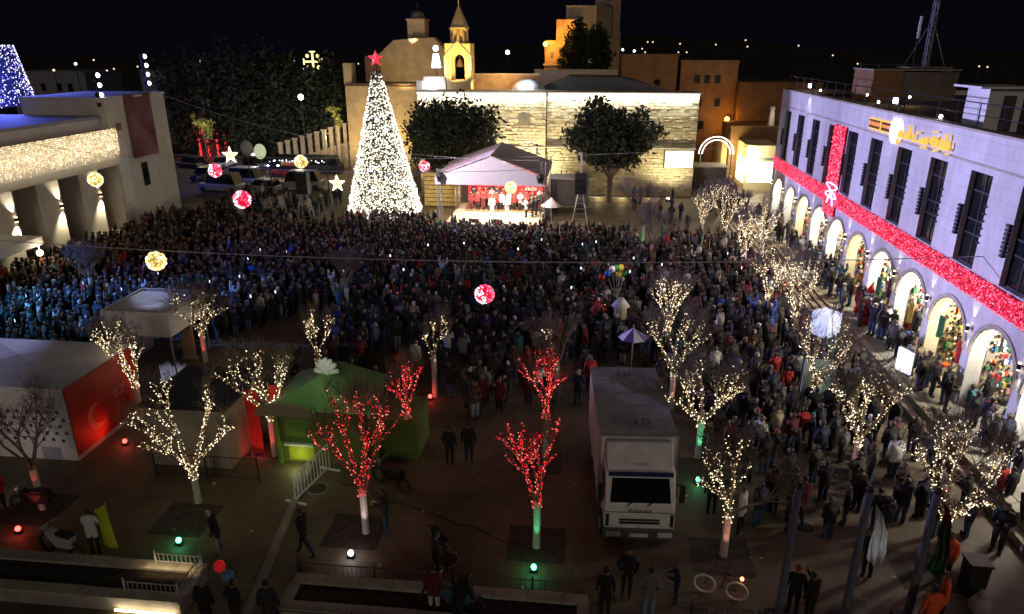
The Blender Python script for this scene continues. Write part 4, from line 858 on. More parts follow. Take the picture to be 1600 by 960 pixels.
def to_cam(x, y): return math.atan2(-y, -x)
FGP = [  # px, py of feet, z, facing ('c' camera, 's' stage, or degrees), pose, top, legs, hair, label
 (345, 866, 0, 200, 'lean', 'black', 'grey', 2, 'person in white cap and dark vest near the green ground lamp'),
 (478, 868, 0, 175, 'walk', 'black', 'navy', 0, 'person in long black coat striding left across open paving'),
 (604, 832, 0, 185, 'hold', 'charcoal', 'denim', 0, 'person with backpack straps standing beside the red-lit tree trunk'),
 (699, 884, 0, 200, 'bend', 'black', 'black', 0, 'taller one of the dark couple huddled in the middle foreground'),
 (682, 908, 0, 20, 'hold', 'charcoal', 'black', 1, 'shorter one of the dark couple huddled in the middle foreground'),
 (679, 962, 0, 90, 'stand', 'maroon', 'pale', 0, 'person in pale trousers at the bottom centre railing'),
 (703, 727, 0, 90, 'stand', 'black', 'black', 0, 'left one of two black-clad figures standing left of the truck'),
 (733, 724, 0, 95, 'stand', 'black', 'charcoal', 0, 'right one of two black-clad figures standing left of the truck'),
 (978, 932, 0, 'c', 'pocket', 'black', 'black', 0, 'person in black beanie standing in front of the truck'),
 (1012, 966, 0, 85, 'pocket', 'grey', 'lightdenim', 0, 'person in mottled black and white jacket and jeans before the truck'),
 (944, 968, 0, 90, 'lean', 'black', 'charcoal', 0, 'hooded person in black with pale hood trim at the bottom edge'),
 (1055, 942, 0, 175, 'hold', 'navy', 'navy', 1, 'boy in dark jacket right of the truck group'),
 (326, 985, 0, 90, 'stand', 'black', 'black', 3, 'dark figure with green hood at the bottom left'),
 (372, 985, 0, 70, 'pocket', 'black', 'charcoal', 0, 'dark figure beside the red and blue balloons'),
 (425, 990, 0, 100, 'stand', 'charcoal', 'black', 0, 'dim figure right of the balloons at the bottom edge'),
 (152, 868, 0, 100, 'hold', 'pale', 'black', 0, 'person in pale top standing behind the lime flag'),
 (6, 800, 0, 0, 'stand', 'red', 'black', 3, 'person in red jacket cut by the left edge'),
 (1156, 832, 0, 150, 'wide', 'pale', 'black', 0, 'person in pale top behind the pink-trunked tree'),
 (1110, 806, 0, 90, 'stand', 'black', 'black', 0, 'dark figure between truck and pink-trunked tree'),
 (1236, 962, 0, 80, 'stand', 'black', 'black', 4, 'person with red hood in the group beside the first flagpole'),
 (1262, 972, 0, 120, 'phone', 'black', 'black', 0, 'person holding a lit phone beside the first flagpole'),
 (1250, 815, 0, 100, 'walk', 'maroon', 'black', 0, 'person in dark red coat just right of the first flagpole top'),
 (1236, 800, 0, 90, 'stand', 'black', 'black', 0, 'dark figure behind the first flagpole top'),
 (1365, 832, 0, 95, 'stand', 'black', 'charcoal', 0, 'dark figure behind the second flagpole near the white flag'),
 (1352, 905, 0, 90, 'pocket', 'black', 'black', 0, 'dark figure standing below the white flag'),
 (1474, 905, 0, 200, 'stand', 'orange', 'black', 0, 'upper one of three people in orange vests at the lower right'),
 (1466, 972, 0, 160, 'stand', 'orange', 'black', 0, 'middle one of three people in orange vests at the lower right'),
 (1444, 1000, 0, 100, 'stand', 'orange', 'black', 0, 'lowest one of three people in orange vests at the bottom edge'),
 (1335, 800, 0, 100, 'stand', 'black', 'black', 0, 'dark figure left of the second flagpole top'),
 (1555, 790, 0, 120, 'walk', 'red', 'black', 0, 'person in red walking on the right pavement'),
 (1570, 796, 0, 110, 'stand', 'black', 'denim', 0, 'dark person right of the one in red on the pavement'),
 (1592, 830, 0, 100, 'walk', 'black', 'black', 0, 'dark person cut by the right edge on the pavement'),
 (1206, 800, 0, 80, 'stand', 'maroon', 'black', 0, 'figure in dark red left of the first flagpole'),
 (715, 985, 0, 60, 'bend', 'black', 'black', 0, 'dark figure bent over the bottom centre planter'),
 (48, 408, 1.2, 20, 'stand', 'black', 'black', 0, 'black silhouette before the bright lamp under the awning'),
]
for i, (px, py, z, fc_, ps, tp, lg, hr, lb) in enumerate(FGP):
    x, y = G(px, py, 0 if i != len(FGP)-1 else .0); f_ = to_cam(x, y) if fc_ == 'c' else R(fc_)
    person(x, y, 0, f_, ps, 1, tp, lg, lb, None, hr, .96+.06*((i*37) % 10)/10 if 'boy' not in lb else .82)
NFG = len(FGP)
# crowd survey: everyone's spot first, then the nearest get their own object
spots = []
def blocked(x, y):
    if -23.6 < x < -19 and 28.6 < y < 33.4: return True
    if -24.5 < x < -18.8 and 20.5 < y < 26.3: return True
    if -17 < x < -5.5 and 20.5 < y < 27.5: return True
    if -.1 < x < 4 and 17 < y < 26: return True
    if x > 12.3 and y > 35.5 and y < 64: return True
    if x > 13.5 and y < 36: return True
    return False
grid = {}
def try_add(x, y, dmin, z=0, pocket=None):
    k = (int(x//1), int(y//1))
    if z == 0 and math.sin(x*1.3+2*math.sin(y*.7))*math.sin(y*1.1+1.7*math.sin(x*.5)) > .78: return False
    for a in (-1, 0, 1):
        for b in (-1, 0, 1):
            for q in grid.get((k[0]+a, k[1]+b), ()):
                if (q[0]-x)**2+(q[1]-y)**2 < dmin*dmin: return False
    grid.setdefault(k, []).append((x, y)); spots.append((x, y, z)); return True
crng = random.Random(11)
def fill(x0, x1, y0, y1, n, dmin, cond=None, z=0):
    c = 0; t = 0
    while c < n and t < n*30:
        t += 1; x, y = crng.uniform(x0, x1), crng.uniform(y0, y1)
        if blocked(x, y) and z == 0: continue
        if cond and not cond(x, y): continue
        if try_add(x, y, dmin, z): c += 1
fill(-30, 9, 38, 56.8, 1550, .44, lambda x, y: not (x > 4 and y > 52))
fill(-38, -12, 33.5, 50, 640, .46, lambda x, y: x < -14-.5*(44-y) if y < 44 else True)
fill(-38, -24, 50, 60, 110, .6); fill(-36, -25, 60, 72, 60, .8, lambda x, y: not (-32.5 < x < -25.8 and 68 < y < 72)); fill(-21, -13, 56, 59.5, 50, .55)
fill(-14, 6, 32.5, 38, 190, .6, lambda x, y: crng.random() < (y-31)/8)
fill(-14, 8, 27, 33, 46, .9); fill(-5, -3, 26.5, 33, 22, .5, lambda x, y: True)
fill(6, 12.3, 36, 56, 180, .6); fill(5, 13.4, 24, 36, 120, .62); fill(6, 13.4, 19.8, 24, 26, .8); fill(4.6, 9, 60, 74, 14, 1.2); fill(12, 16, 66, 80, 26, .8)
fill(15.0, 16.1, 22, 60, 66, .5, None, FZ); fill(16.9, 19.5, 24, 60, 30, .8, None, FZ)
fill(-38, -24, 27.5, 34, 130, .62)
spots.sort(key=lambda s: s[0]**2+s[1]**2)
GL = {}
n_ind = 300-NFG; prng = random.Random(5)
MARKS = [(2, 27, 'behind the truck'), (4.7, 24.5, 'by the green-trunked tree'), (10.2, 23.5, 'by the pink-trunked lit tree'), (9.9, 28, 'by the teal-trunked tree'), (4.6, 29.5, 'beside the truck roof tree'), (11.5, 38, 'below the terrace steps'),
         (14, 31, 'near the glowing board'), (12, 20.5, 'near the right pavement step'), (11.8, 33, 'near the glowing cube'), (-4, 29, 'left of the truck'), (-1.5, 33, 'below the hanging red ball'), (-8, 33, 'behind the green tent'), (-12, 34, 'behind the slim lit tree'), (-18, 34, 'right of the white canopy'),
         (-27, 31, 'left of the white canopy'), (-25, 28, 'behind the white booth'), (-34, 31, 'by the cyan spotlight pole'), (-30, 36, 'in front of the white awning'), (2, 35, 'under the balloon bunch'), (7, 34, 'amid the right crowd'), (8, 40, 'at the rear right'), (6.5, 21, 'beside the salmon-trunked tree')]
PH = {'stand': 'standing', 'pocket': 'hands pocketed', 'phone': 'arm raised', 'walk': 'walking', 'hold': 'forearms forward'}; seen = {}
for i, (x, y, z) in enumerate(spots[:n_ind]):
    tp, lg = prng.choice(TOPS), prng.choice(LEGS); f_ = to_stage(x, y)+prng.gauss(0, .45) if prng.random() < .7 else prng.uniform(0, 6.28)
    hr = prng.choice([0, 0, 0, 1, 1, 2, 3, 4] if prng.random() < .3 else [0, 0, 1])
    ps = prng.choice(['stand', 'stand', 'pocket', 'pocket', 'phone', 'walk', 'hold'])
    if z > .5: lb, gp = 'onlooker standing on the arcade terrace among shop lights', 'people on the arcade terrace'
    elif x > 5: lb, gp = 'dimly lit person in the strolling crowd on the right, between lit trees', 'people strolling on the right side'
    elif x < -20: lb, gp = 'person in the blue-lit crowd at the left side of the square', 'blue-lit crowd on the left'
    else: lb, gp = 'person seen from behind near the rear edge of the dark central crowd', 'rear of the central crowd'
    mk = 'on the arcade terrace' if z > .5 else min(MARKS, key=lambda q: (q[0]-x)**2+(q[1]-y)**2)[2]
    hd = ('', '', 'white-capped ', 'grey-scarved ', 'red-scarved ')[hr]; bk = math.cos(f_-to_cam(x, y)) < 0
    l2 = '%sperson in %s and %s, %s%s, %s' % (hd, tp, lg, PH[ps], ', back turned' if bk else '', mk)
    if l2 not in seen: lb, gp = l2, None; seen[l2] = 1
    person(x, y, z, f_, ps, 0, tp, lg, lb, gp, hr, prng.uniform(.86, 1.06) if prng.random() > .07 else prng.uniform(.6, .75))
# the rest of the crowd: one mass
def mass(name, items, **props):
    cache = {}
    for ps in ('stand', 'phone', 'pocket', 'walk', 'arms_up', 'hold'):
        me = PM[ps, 0]; me.calc_loop_triangles(); co = np.zeros(len(me.vertices)*3); me.vertices.foreach_get('co', co)
        t = np.zeros(len(me.loop_triangles)*3, np.int32); me.loop_triangles.foreach_get('vertices', t); k = np.zeros(len(me.loop_triangles), np.int32); me.loop_triangles.foreach_get('material_index', k)
        cache[ps] = (co.reshape(-1, 3), t.reshape(-1, 3), k)
    slots = [SKIN]+HAIRC+list(CLOTH.values())+[SHOE]; cn = list(CLOTH)
    VV, TT, KK = [], [], []; off = 0
    for (x, y, z, f_, ps, tp, lg, hr, s) in items:
        co, t, k = cache[ps]; a = f_-math.pi/2; c, n_ = math.cos(a), math.sin(a); M = np.array([[c, -n_, 0], [n_, c, 0], [0, 0, 1]])
        VV.append(co@M.T*s+[x, y, z]); TT.append(t+off); off += len(co)
        lut = np.array([0, 1+hr, 1+len(HAIRC)+cn.index(tp), 1+len(HAIRC)+cn.index(lg), len(slots)-1]); KK.append(lut[k])
    V_, T_, K_ = np.concatenate(VV), np.concatenate(TT), np.concatenate(KK)
    me = bpy.data.meshes.new(name); me.vertices.add(len(V_)); me.vertices.foreach_set('co', V_.ravel()); me.loops.add(T_.size); me.loops.foreach_set('vertex_index', T_.ravel().astype(np.int32))
    me.polygons.add(len(T_)); me.polygons.foreach_set('loop_start', np.arange(0, T_.size, 3, dtype=np.int32)); me.polygons.foreach_set('material_index', K_.astype(np.int32))
    me.polygons.foreach_set('use_smooth', np.ones(len(T_), bool))
    for mm in slots: me.materials.append(mm)
    me.update(); o = bpy.data.objects.new(name, me); COL.objects.link(o); return tag(o, **props)
items = []
for (x, y, z) in spots[n_ind:]:
    items.append((x, y, z, to_stage(x, y)+prng.gauss(0, .3) if y < 58 and z == 0 else prng.uniform(0, 6.28), prng.choice(['stand', 'stand', 'pocket', 'phone', 'arms_up', 'hold'] if prng.random() < .8 else ['stand']), prng.choice(TOPS), prng.choice(LEGS), prng.choice([0, 0, 0, 0, 0, 0, 1, 1, 3, 0, 0, 2, 4]), prng.uniform(.86, 1.06) if prng.random() > .07 else prng.uniform(.6, .75)))
mass('crowd', items, label='packed dark crowd filling the square in front of the stage', cat='crowd', kind='stuff')
# lit phones held up over the crowd
for i in range(46):
    x, y, z = spots[prng.randrange(n_ind+60, min(len(spots), n_ind+1700))]
    if z > .5 or y > 57: continue
    f_ = to_stage(x, y); t = thing('mobile_phone', 'tiny glowing phone screen held up in the packed crowd', 'phone', (x+.34*math.cos(f_), y+.34*math.sin(f_), 1.66), f_-math.pi/2, 'lit phones in the crowd')
    MB().box(-.04, .04, 0, .012, -.08, .08).build('case', BLACK, t); MB().box(-.045, .045, -.012, -.001, -.08, .08).build('screen', E_PHONE, t)
# choir on the risers
ci = 0; crg = random.Random(3)
for row in range(3):
    for k in range(12):
        x = sx0+1.9+k*.56+crg.uniform(-.08, .08); y = 62.6+.9*row; z = 1.15+.18*row
        person(x, y, z, to_cam(x, y)+crg.uniform(-.2, .2), crg.choice(['hold', 'stand', 'hold']), 0, crg.choice(['red', 'red', 'red', 'pink', 'maroon', 'black']), crg.choice(['black', 'maroon', 'black']), '%s singer from the left in the %s row of the choir' % (('first', 'second', 'third', 'fourth', 'fifth', 'sixth', 'seventh', 'eighth', 'ninth', 'tenth', 'eleventh', 'twelfth')[k], ('front', 'middle', 'back')[row]), 'choir on the stage risers', crg.choice([0, 1, 0]), .98)
person(-6.9, 60.4, 1.05, to_cam(-6.9, 60.4), 'hold', 0, 'white', 'white', 'soloist in long white robe at the front of the stage', None, 0)
person(-8.3, 60.9, 1.05, to_cam(-8.3, 60.9), 'stand', 0, 'pale', 'pale', 'performer in pale clothes left of the soloist on stage', None, 1)
for i, x in enumerate((-5.2, -4.7, -4.4)): person(x, 60.4+i*.5, 1.05, R(200), 'hold', 0, 'black' if i else 'white', 'black', 'stage musician %s at the right of the stage' % ('in white', 'in black, front one', 'in black, rear one')[i], None, 0)
for i, x in enumerate((-9.5, -7.6)):
    t = thing('stage_monitor', 'black wedge monitor at the stage front, %s one' % ('left', 'right')[i], 'speaker', (x, 58.2, 1.05)); MB().prism([(-.2, 0), (.2, 0), (.2, .15), (-.1, .35), (-.2, .3)], -.4, .4, 'x').build('cabinet', BLACK, t)

# ================================================================== FAIRY-LIGHT TREES
def bare_tree(px, py, label, mats, wts, seed, h=4.6, spread=1.3, th=1.7, nb=5, dens=1.0, lean=(0, 0), base=None, tcol=None, glowc=None, twig=True, litfrac=1.0, cat='tree'):
    rg = random.Random(seed); x, y = base or G(px, py); t = thing('plaza_tree', label, cat, (x, y, 0)); tb = MB(); cb = MB(); tw = MB(); pts = []
    top = Vector((lean[0]*.4, lean[1]*.4, th)); tb.tube((0, 0, 0), tuple(top*.5), .13, .115, 8).tube(tuple(top*.5), tuple(top), .115, .12, 8)
    def lights(p, q, r, n):
        for _ in range(n):
            f_ = rg.random(); a = rg.uniform(0, 6.28); c = p.lerp(q, f_); pts.append((c.x+(r+.03)*math.cos(a), c.y+(r+.03)*math.sin(a), c.z+rg.uniform(-.02, .02)))
    def grow(p, d, L, r, lev, lit):
        n = 3; 
        for i in range(n):
            d2 = (d+Vector((rg.gauss(0, .13), rg.gauss(0, .13), rg.gauss(.02, .1)))).normalized(); q = p+d2*L/n; r2 = r*.86
            cb.tube(tuple(p), tuple(q), r*.85, r2*.85, 5, cap=False)
            if lit: lights(p, q, r, max(1, int((L/n)*(22 if lev == 0 else 15 if lev == 1 else 10)*dens)))
            p, d, r = q, d2, r2
            if lev < 2 and i > 0 and rg.random() < .75:
                s = Vector((rg.gauss(0, 1), rg.gauss(0, 1), .3)).normalized(); grow(p, (d*.75+s*.65).normalized(), L*.55, r*.6, lev+1, lit and rg.random() < .85)
        if lev < 2:
            for _ in range(2):
                s = Vector((rg.gauss(0, 1), rg.gauss(0, 1), .5)).normalized(); grow(p, (d*.9+s*.5).normalized(), L*.6, r*.75, lev+1, lit)
        if twig:
            for _ in range(7 if lev == 2 else 3):
                s = Vector((rg.gauss(0, .5), rg.gauss(0, .5), rg.uniform(.3, 1))).normalized(); a = p+s*rg.uniform(.3, .8); tw.tube(tuple(p), tuple(a), .008, .003, 3, cap=False)
                for _ in range(2): s2 = (s+Vector((rg.gauss(0, .5), rg.gauss(0, .5), .2))).normalized(); tw.tube(tuple(p.lerp(a, .6)), tuple(p.lerp(a, .6)+s2*.35), .005, .003, 3, cap=False)
    Lm = (h-th)*.6
    for i in range(nb):
        a = 2*math.pi*i/nb+rg.uniform(-.3, .3); o_ = spread/(h-th)*rg.uniform(.6, 1.25)
        grow(top-Vector((0, 0, rg.uniform(0, .15))), Vector((o_*math.cos(a), o_*math.sin(a), 1)).normalized(), Lm*rg.uniform(.8, 1.1), .075, 0, rg.random() < litfrac)
    P_ = np.array(cb.v); zt = np.percentile(P_[:, 2], 99.5); rt2 = np.percentile(np.hypot(P_[:, 0], P_[:, 1]), 99)
    kz = (h-th)/max(.1, zt-th); kr = spread/rt2
    def nrm(p):
        if p[2] < th: return (p[0], p[1], p[2])
        f_ = min(1, (p[2]-th)/.4); k_ = 1+(kr-1)*f_; return (p[0]*k_, p[1]*k_, th+(p[2]-th)*kz)
    pts[:] = [nrm(p) for p in pts]; cb.v = [nrm(p) for p in cb.v]; tw.v = [nrm(p) for p in tw.v]
    lights(Vector((0, 0, th-.3)), top, .12, int(22*dens))
    tb.build('trunk', tcol or BARK, t); cb.build('crown', BARK, t)
    if twig: tw.build('twigs', BARK, t, kind='stuff')
    if mats: 
        bulbs('fairy_lights', pts, .018 if y < 22 else .0205 if y < 32 else .024, mats, wts, t, .5)
        lamp('POINT', (x, y, h*.62), 6*dens, glowc or (1, .8, .5), size=.8, name='fairy_glow')
    return t
WB_ = ([E_WHITE, E_WARM, E_WARMD], [.3, .35, .35]); RB_ = ([E_RED, E_REDL, E_REDD], [.5, .22, .28])
def trunk_spot(px, py, tx, ty, col, e=60, z=0):
    x, y = G(px, py) if px > 0 else (-px, py); return lamp('SPOT', (x, y, .18), e, col, target=(tx, ty, 1.3), size=.05, cone=50, blend=.8, name='ground_spot')
TR = [ # px,py base, label, set, seed, h, spread, th, dens, ground lamp colour
 (68, 795, 'bare unlit tree with rosy trunk before the white dotted booth', None, 1, 4.3, 1.5, 1.6, 1, 'r'),
 (310, 785, 'white-lit spreading tree before the grey booth', WB_, 2, 4.5, 1.75, 1.3, 1.25, None),
 (572, 832, 'red-lit tree before the green tent, reddish pale trunk', RB_, 3, 5.0, 1.6, 1.7, 1.15, 'w'),
 (838, 855, 'red-lit tree with pale green trunk left of the truck front', RB_, 4, 4.5, 1.3, 1.75, 1.2, 'g'),
 (1130, 868, 'sparse white-lit tree with salmon trunk right of the truck', WB_, 5, 3.9, 1.75, 1.55, .75, 'o'),
 (1462, 880, 'wide white-lit tree behind the rightmost flagpole', WB_, 6, 4.9, 2.4, 1.7, 1.0, None),
 (430, 712, 'white-lit tree between red banners and green tent', WB_, 7, 4.6, 1.8, 1.9, .95, 'r'),
 (640, 715, 'red-lit tree just behind the right end of the green tent', RB_, 8, 4.1, .8, 2.0, 1.1, None),
 (852, 715, 'red-lit tree standing directly behind another, left of the truck box', RB_, 9, 4.7, 1.05, 2.0, 1.1, None),
 (1090, 715, 'white-lit tree with bright green trunk right of the truck', WB_, 10, 4.1, 2.0, 1.6, .85, 'g'),
 (1330, 748, 'white-lit tree with pink trunk in the right-hand crowd', WB_, 11, 4.3, 1.4, 1.7, .95, 'o'),
 (222, 655, 'white-lit tree beside the red booth wall', WB_, 12, 4.5, 1.3, 1.8, 1.1, None),
 (503, 620, 'slim white-lit tree with green trunk behind the green tent', WB_, 13, 4.2, .8, 1.9, .5, 'g'),
 (680, 620, 'slim sparsely lit tree between crowd and red-lit tree', WB_, 14, 4.0, .8, 2.1, .3, None),
 (868, 640, 'thin sparsely lit tree above the two red trees', WB_, 15, 4.3, 1.3, 2.3, .3, None),
 (1048, 640, 'tall white-lit tree right of the truck roof', WB_, 16, 4.5, 1.5, 1.8, .8, 'o'),
 (1266, 660, 'white-lit tree with teal trunk beside the glowing cube screen', WB_, 17, 4.7, 1.4, 1.7, 1.0, 't'),
 (322, 565, 'small white-lit tree right of the white canopy', WB_, 18, 3.7, 1.5, 1.6, .75, 'r'),
 (1040, 560, 'white-lit tree behind the one at the truck roof', WB_, 19, 4.4, 1.0, 1.7, .9, 'g'),
 (1195, 500, 'dense white-lit tree in the right crowd below the steps', WB_, 20, 4.7, 1.4, 1.6, 1.5, None),
 (1235, 530, 'white-lit tree at the foot of the terrace steps', WB_, 21, 4.6, 1.5, 1.6, 1.4, None),
 (1158, 440, 'white-lit tree with rosy trunk at the far right of the crowd', WB_, 22, 5.0, 1.6, 1.8, 1.5, 'o'),
 (1130, 385, 'brightly lit tree near the lane entrance', WB_, 23, 5.0, 2.0, 1.6, 1.5, 'g'),
 (1095, 372, 'white-lit tree left of the lane entrance', WB_, 24, 4.4, 1.8, 1.6, 1.2, None),
 (1185, 420, 'white-lit tree nearest the far steps', WB_, 25, 4.8, 1.6, 1.7, 1.3, None),
 (1003, 390, 'bare unlit tree with fan crown behind the crowd, red lamp at its foot', None, 26, 5.2, 2.0, 2.0, 1, 'g'),
 (1015, 420, 'bare unlit tree with rosy branches at the right of the crowd', None, 27, 4.6, 1.6, 1.8, 1, 'r'),
 (150, 480, 'bare green-grey shrubby tree in the blue-lit crowd', None, 28, 3.6, 1.0, 1.9, 1, None),
 (545, 500, 'bare olive-toned tree crown in the middle of the crowd', None, 29, 3.8, .9, 2.0, 1, None),
]
GC = {'r': (1, .1, .08), 'g': (.1, 1, .4), 'w': (1, .8, .75), 'o': (1, .4, .3), 't': (.1, .9, .6)}
PALEB = mat('pale_bark', (.5, .46, .42), .9, .2, 12, .5)
for i, (px, py, lb, S_, sd_, h, sprd, th, dn, gc) in enumerate(TR):
    far = i > 18
    bare_tree(px, py, lb, S_[0] if S_ else None, S_[1] if S_ else None, sd_, h, sprd, th, 5 if i not in (12, 13, 14) else 3, dn*(.62 if far else .85 if i >= 15 else 1), glowc=(1, .12, .08) if S_ is RB_ else None, tcol=PALEB, litfrac=1 if i not in (14, 4, 13) else .7)
    if gc:
        x, y = G(px, py); lamp('SPOT', (x+.15, y-.9, .25), 45 if i != 9 else 80, GC[gc], target=(x, y, 1.1), size=.05, cone=42, blend=.7, name='trunk_spot')
# visible ground lamps
GLMP = [(279, 845, 'g', 'green ground lamp near the person in white cap'), (548, 865, 'w', 'white ground lamp before the red-lit tree'), (834, 887, 'g', 'green ground lamp in front of the central tree pit'),
        (28, 827, 'r', 'red ground lamp at the far left'), (195, 690, 'r', 'red ground lamp beside the red booth wall'), (405, 705, 'r', 'red ground lamp under the red banners'), (672, 620, 'r', 'red ground lamp behind the green tent'),
        (1091, 750, 'g', 'green ground lamp right of the truck cab'), (1268, 650, 't', 'teal ground lamp at the teal-trunked tree')]
for px, py, c, lb in GLMP:
    x, y = G(px, py, .15); t = thing('ground_lamp', lb, 'ground lamp', (x, y, 0)); MB().box(-.1, .1, -.08, .08, 0, .1).build('housing', DMETAL, t)
    MB().sphere((0, 0, .17), .09, 8).build('lens', {'g': E_GREEN, 'w': E_COOL, 'r': E_REDLAMP, 't': E_GREEN}[c], t); lamp('POINT', (x, y-.05, .38), 3.5, GC[c], size=.08, name='ground_lamp_light')
# tree pits
x, y = 7.2, 15.05; lamp('SPOT', (x, y, .75), 60, (.95, .97, 1), target=(8.05, 16.15, 3.1), size=.1, cone=24, blend=.9, name='flag_fill')  # added spot and lamp body, there to brighten the white flag
t = thing('ground_lamp', 'small lamp in the planter below the white flag', 'ground lamp', (x, y, .38)); MB().tube((0, 0, 0), (0, 0, .15), .08, n=10).build('housing', DMETAL, t)
for x in (-7.2, -1.2, 4.6, 10.7, -13.1, -18.5):
    MB().box(x-.93, x+.93, 17.75, 19.5, 0, .004).build('tree_pit_earth', GRATE, kind='structure')
for x in (-12, -1.5, 4.7, 10.2): MB().box(x-.9, x+.9, 22.6, 24.3, 0, .004).build('tree_pit_earth', GRATE, kind='structure')

# ================================================================== TRUCK
tx, ty = 2.0, 18.75
tk = thing('box_truck', 'white box truck with roof markings facing the camera', 'truck', (tx+.02, ty, 0), R(3.6)); tk.scale = (1.05, 1, 1)
hw = 1.12
def bx(*a, k=0): return MB().box(*a, k)
bx(-1.17, 1.17, 1.25, 6.3, .95, 3.35).build('cargo_box', WPAINT, tk, bevel=.05)
bx(-1.19, 1.19, 1.22, 6.33, 3.351, 3.4).build('box_roof', mat('box_roof_grey', (.46, .45, .41), .8, .28, 1.3, .3), tk)
MB().prism([(.0, .55), (1.2, .55), (1.2, 2.62), (.38, 2.62), (.03, 1.6)], -1.04, 1.04, 'x').build('cab', WPAINT, tk, bevel=.05)
MB().prism([(.42, 2.64), (1.2, 2.64), (1.2, 3.3), (.95, 3.32)], -.98, .98, 'x').build('roof_deflector', WPAINT, tk, bevel=.04)
MB().add([(-.9, .03, 1.7), (.9, .03, 1.7), (.84, .28, 2.42), (-.84, .28, 2.42), (-.9, .09, 1.68), (.9, .09, 1.68), (.84, .34, 2.42), (-.84, .34, 2.42)], [(0, 1, 2, 3), (4, 7, 6, 5), (0, 3, 7, 4), (1, 5, 6, 2), (3, 2, 6, 7), (0, 4, 5, 1)]).build('windscreen', GLASS, tk)
bx(-.95, .95, .26, .34, 2.5, 2.62).build('sun_visor', BLUEP, tk)
for s in (-1, 1):
    MB().add([(s*1.075, .15, 1.6), (s*1.075, 1.0, 1.6), (s*1.075, 1.0, 2.45), (s*1.075, .4, 2.45)], [(0, 1, 2, 3)]).build('side_window', GLASS, tk)
    o = bx(s*1.2-.08, s*1.2+.08, .0, .1, 1.75, 2.35).build('mirror', BLACK, tk); MB().tube((s*1.05, .2, 2.3), (s*1.2, .05, 2.2), .02).build('mirror_arm', BLACK, o)
    h_ = bx(min(s*.55, s*.98), max(s*.55, s*.98), -.1, -.06, .52, .68).build('headlight', mat('headlight', (.7, .7, .72), .15), tk)
    bx(s*.96-.05, s*.96+.05, -.02, .0, .85, 1.3).build('air_vent', BLACK, tk)
    for y in (.75, 5.0):
        wv_ = MB().tube((s*.82, y, .42), (s*1.1, y, .42), .42, n=20).build('wheel', RUBBER, tk); MB().tube((s*1.1, y, .42), (s*1.115, y, .42), .22, n=12).build('rim', METAL, wv_)
bx(-1.08, 1.08, -.06, .12, .38, .78).build('bumper', mat('bumper_grey', (.1, .11, .13), .5), tk, bevel=.03)
bx(-.6, .6, -.03, .01, .95, 1.02).box(-.6, .6, -.03, .01, 1.07, 1.12).build('grille', BLACK, tk)
bx(-.28, .28, -.075, -.061, .5, .62).build('number_plate', WHITE, tk)
for s in (-1, 1): MB().tube((s*.3-.1, -.03, 1.62), (s*.3+.42, .1, 2.0), .014, n=4).build('wiper', BLACK, tk)
for yy in (2.2, 3.2, 4.2, 5.2): MB().box(-1.178, -1.171, yy, yy+.03, 1.0, 3.3).build('seam', GREYM, tk); MB().box(-1.15, 1.15, yy, yy+.04, 3.401, 3.406).build('seam', GREYM, tk)
MB().box(-1.2, -1.12, 1.2, 1.27, .95, 3.42).box(1.12, 1.2, 1.2, 1.27, .95, 3.42).box(-1.12, 1.12, 1.2, 1.249, 3.34, 3.42).build('front_frame', METAL, tk)
MB().box(-1.08, 1.08, -.012, .0, 1.36, 1.375).box(-.008, .008, -.03, .0, .56, .9).build('panel_gap', DGREY, tk)
bx(-.8, .8, .9, 6.2, .5, .94).build('chassis', DMETAL, tk)
for sz, s2, x, y in ((.62, '10', -.05, 5.75), (.42, 'E Z C T', .1, 4.95), (.62, '10', .15, 2.1)):
    o = text_mesh(s2, sz, frame_m((x, y, 3.404), (1, 0, 0), (0, 1, 0)), mat('roof_marking', (.16, .16, .15), .8) if len(s2) < 3 else mat('faded_marking', (.36, .36, .34), .8), tk, depth=.004)
o = text_mesh('ELEGANCE', .14, frame_m((0, -.012, 1.42), (1, 0, 0), (0, -.05, 1)), DGREY, tk, depth=.006)
o = text_mesh('KIGN', .2, frame_m((0, .66, 2.93), (1, 0, 0), (0, .62, .78)), DGREY, tk, depth=.02)
o = text_mesh('EXPRESS', .12, frame_m((0, .53, 2.78), (1, 0, 0), (0, .62, .78)), DGREY, tk, depth=.02)

# ================================================================== BOOTHS AND TENTS
b1 = thing('white_booth', 'large white booth with dotted front and red crescent-logo side wall', 'booth', (-21.5, 23.7, 0))
MB().box(-4.0, 2.35, -2.1, 2.0, 0, 3.1).build('frame', WHITE, b1)
mb = MB(); mb.add([(-4.1, -2.2, 3.12), (2.45, -2.2, 3.12), (2.45, 2.1, 3.12), (-4.1, 2.1, 3.12), (-1.0, 0, 3.42)], [(0, 1, 4), (1, 2, 4), (2, 3, 4), (3, 0, 4), (3, 2, 1, 0)]); mb.build('roof', WHITE, b1)
RW = mat('red_wall', (.42, .015, .012), .6, .4, .5, .5, col2=(.5, .04, .015)); MB().box(2.36, 2.42, -2.1, 2.0, .25, 3.08).build('red_side_wall', RW, b1)
n = 20; PALEP = mat('pale_print', (.5, .26, .22), .8)
MB().prism([(-.75+.55*math.cos(2*math.pi*i/n), 1.25+.55*math.sin(2*math.pi*i/n)) for i in range(n)], 2.421, 2.43, 'x').build('emblem_disc', PALEP, b1)
MB().prism([(-.58+.42*math.cos(2*math.pi*i/n), 1.3+.42*math.sin(2*math.pi*i/n)) for i in range(n)], 2.431, 2.436, 'x').build('emblem_crescent', RW, b1)
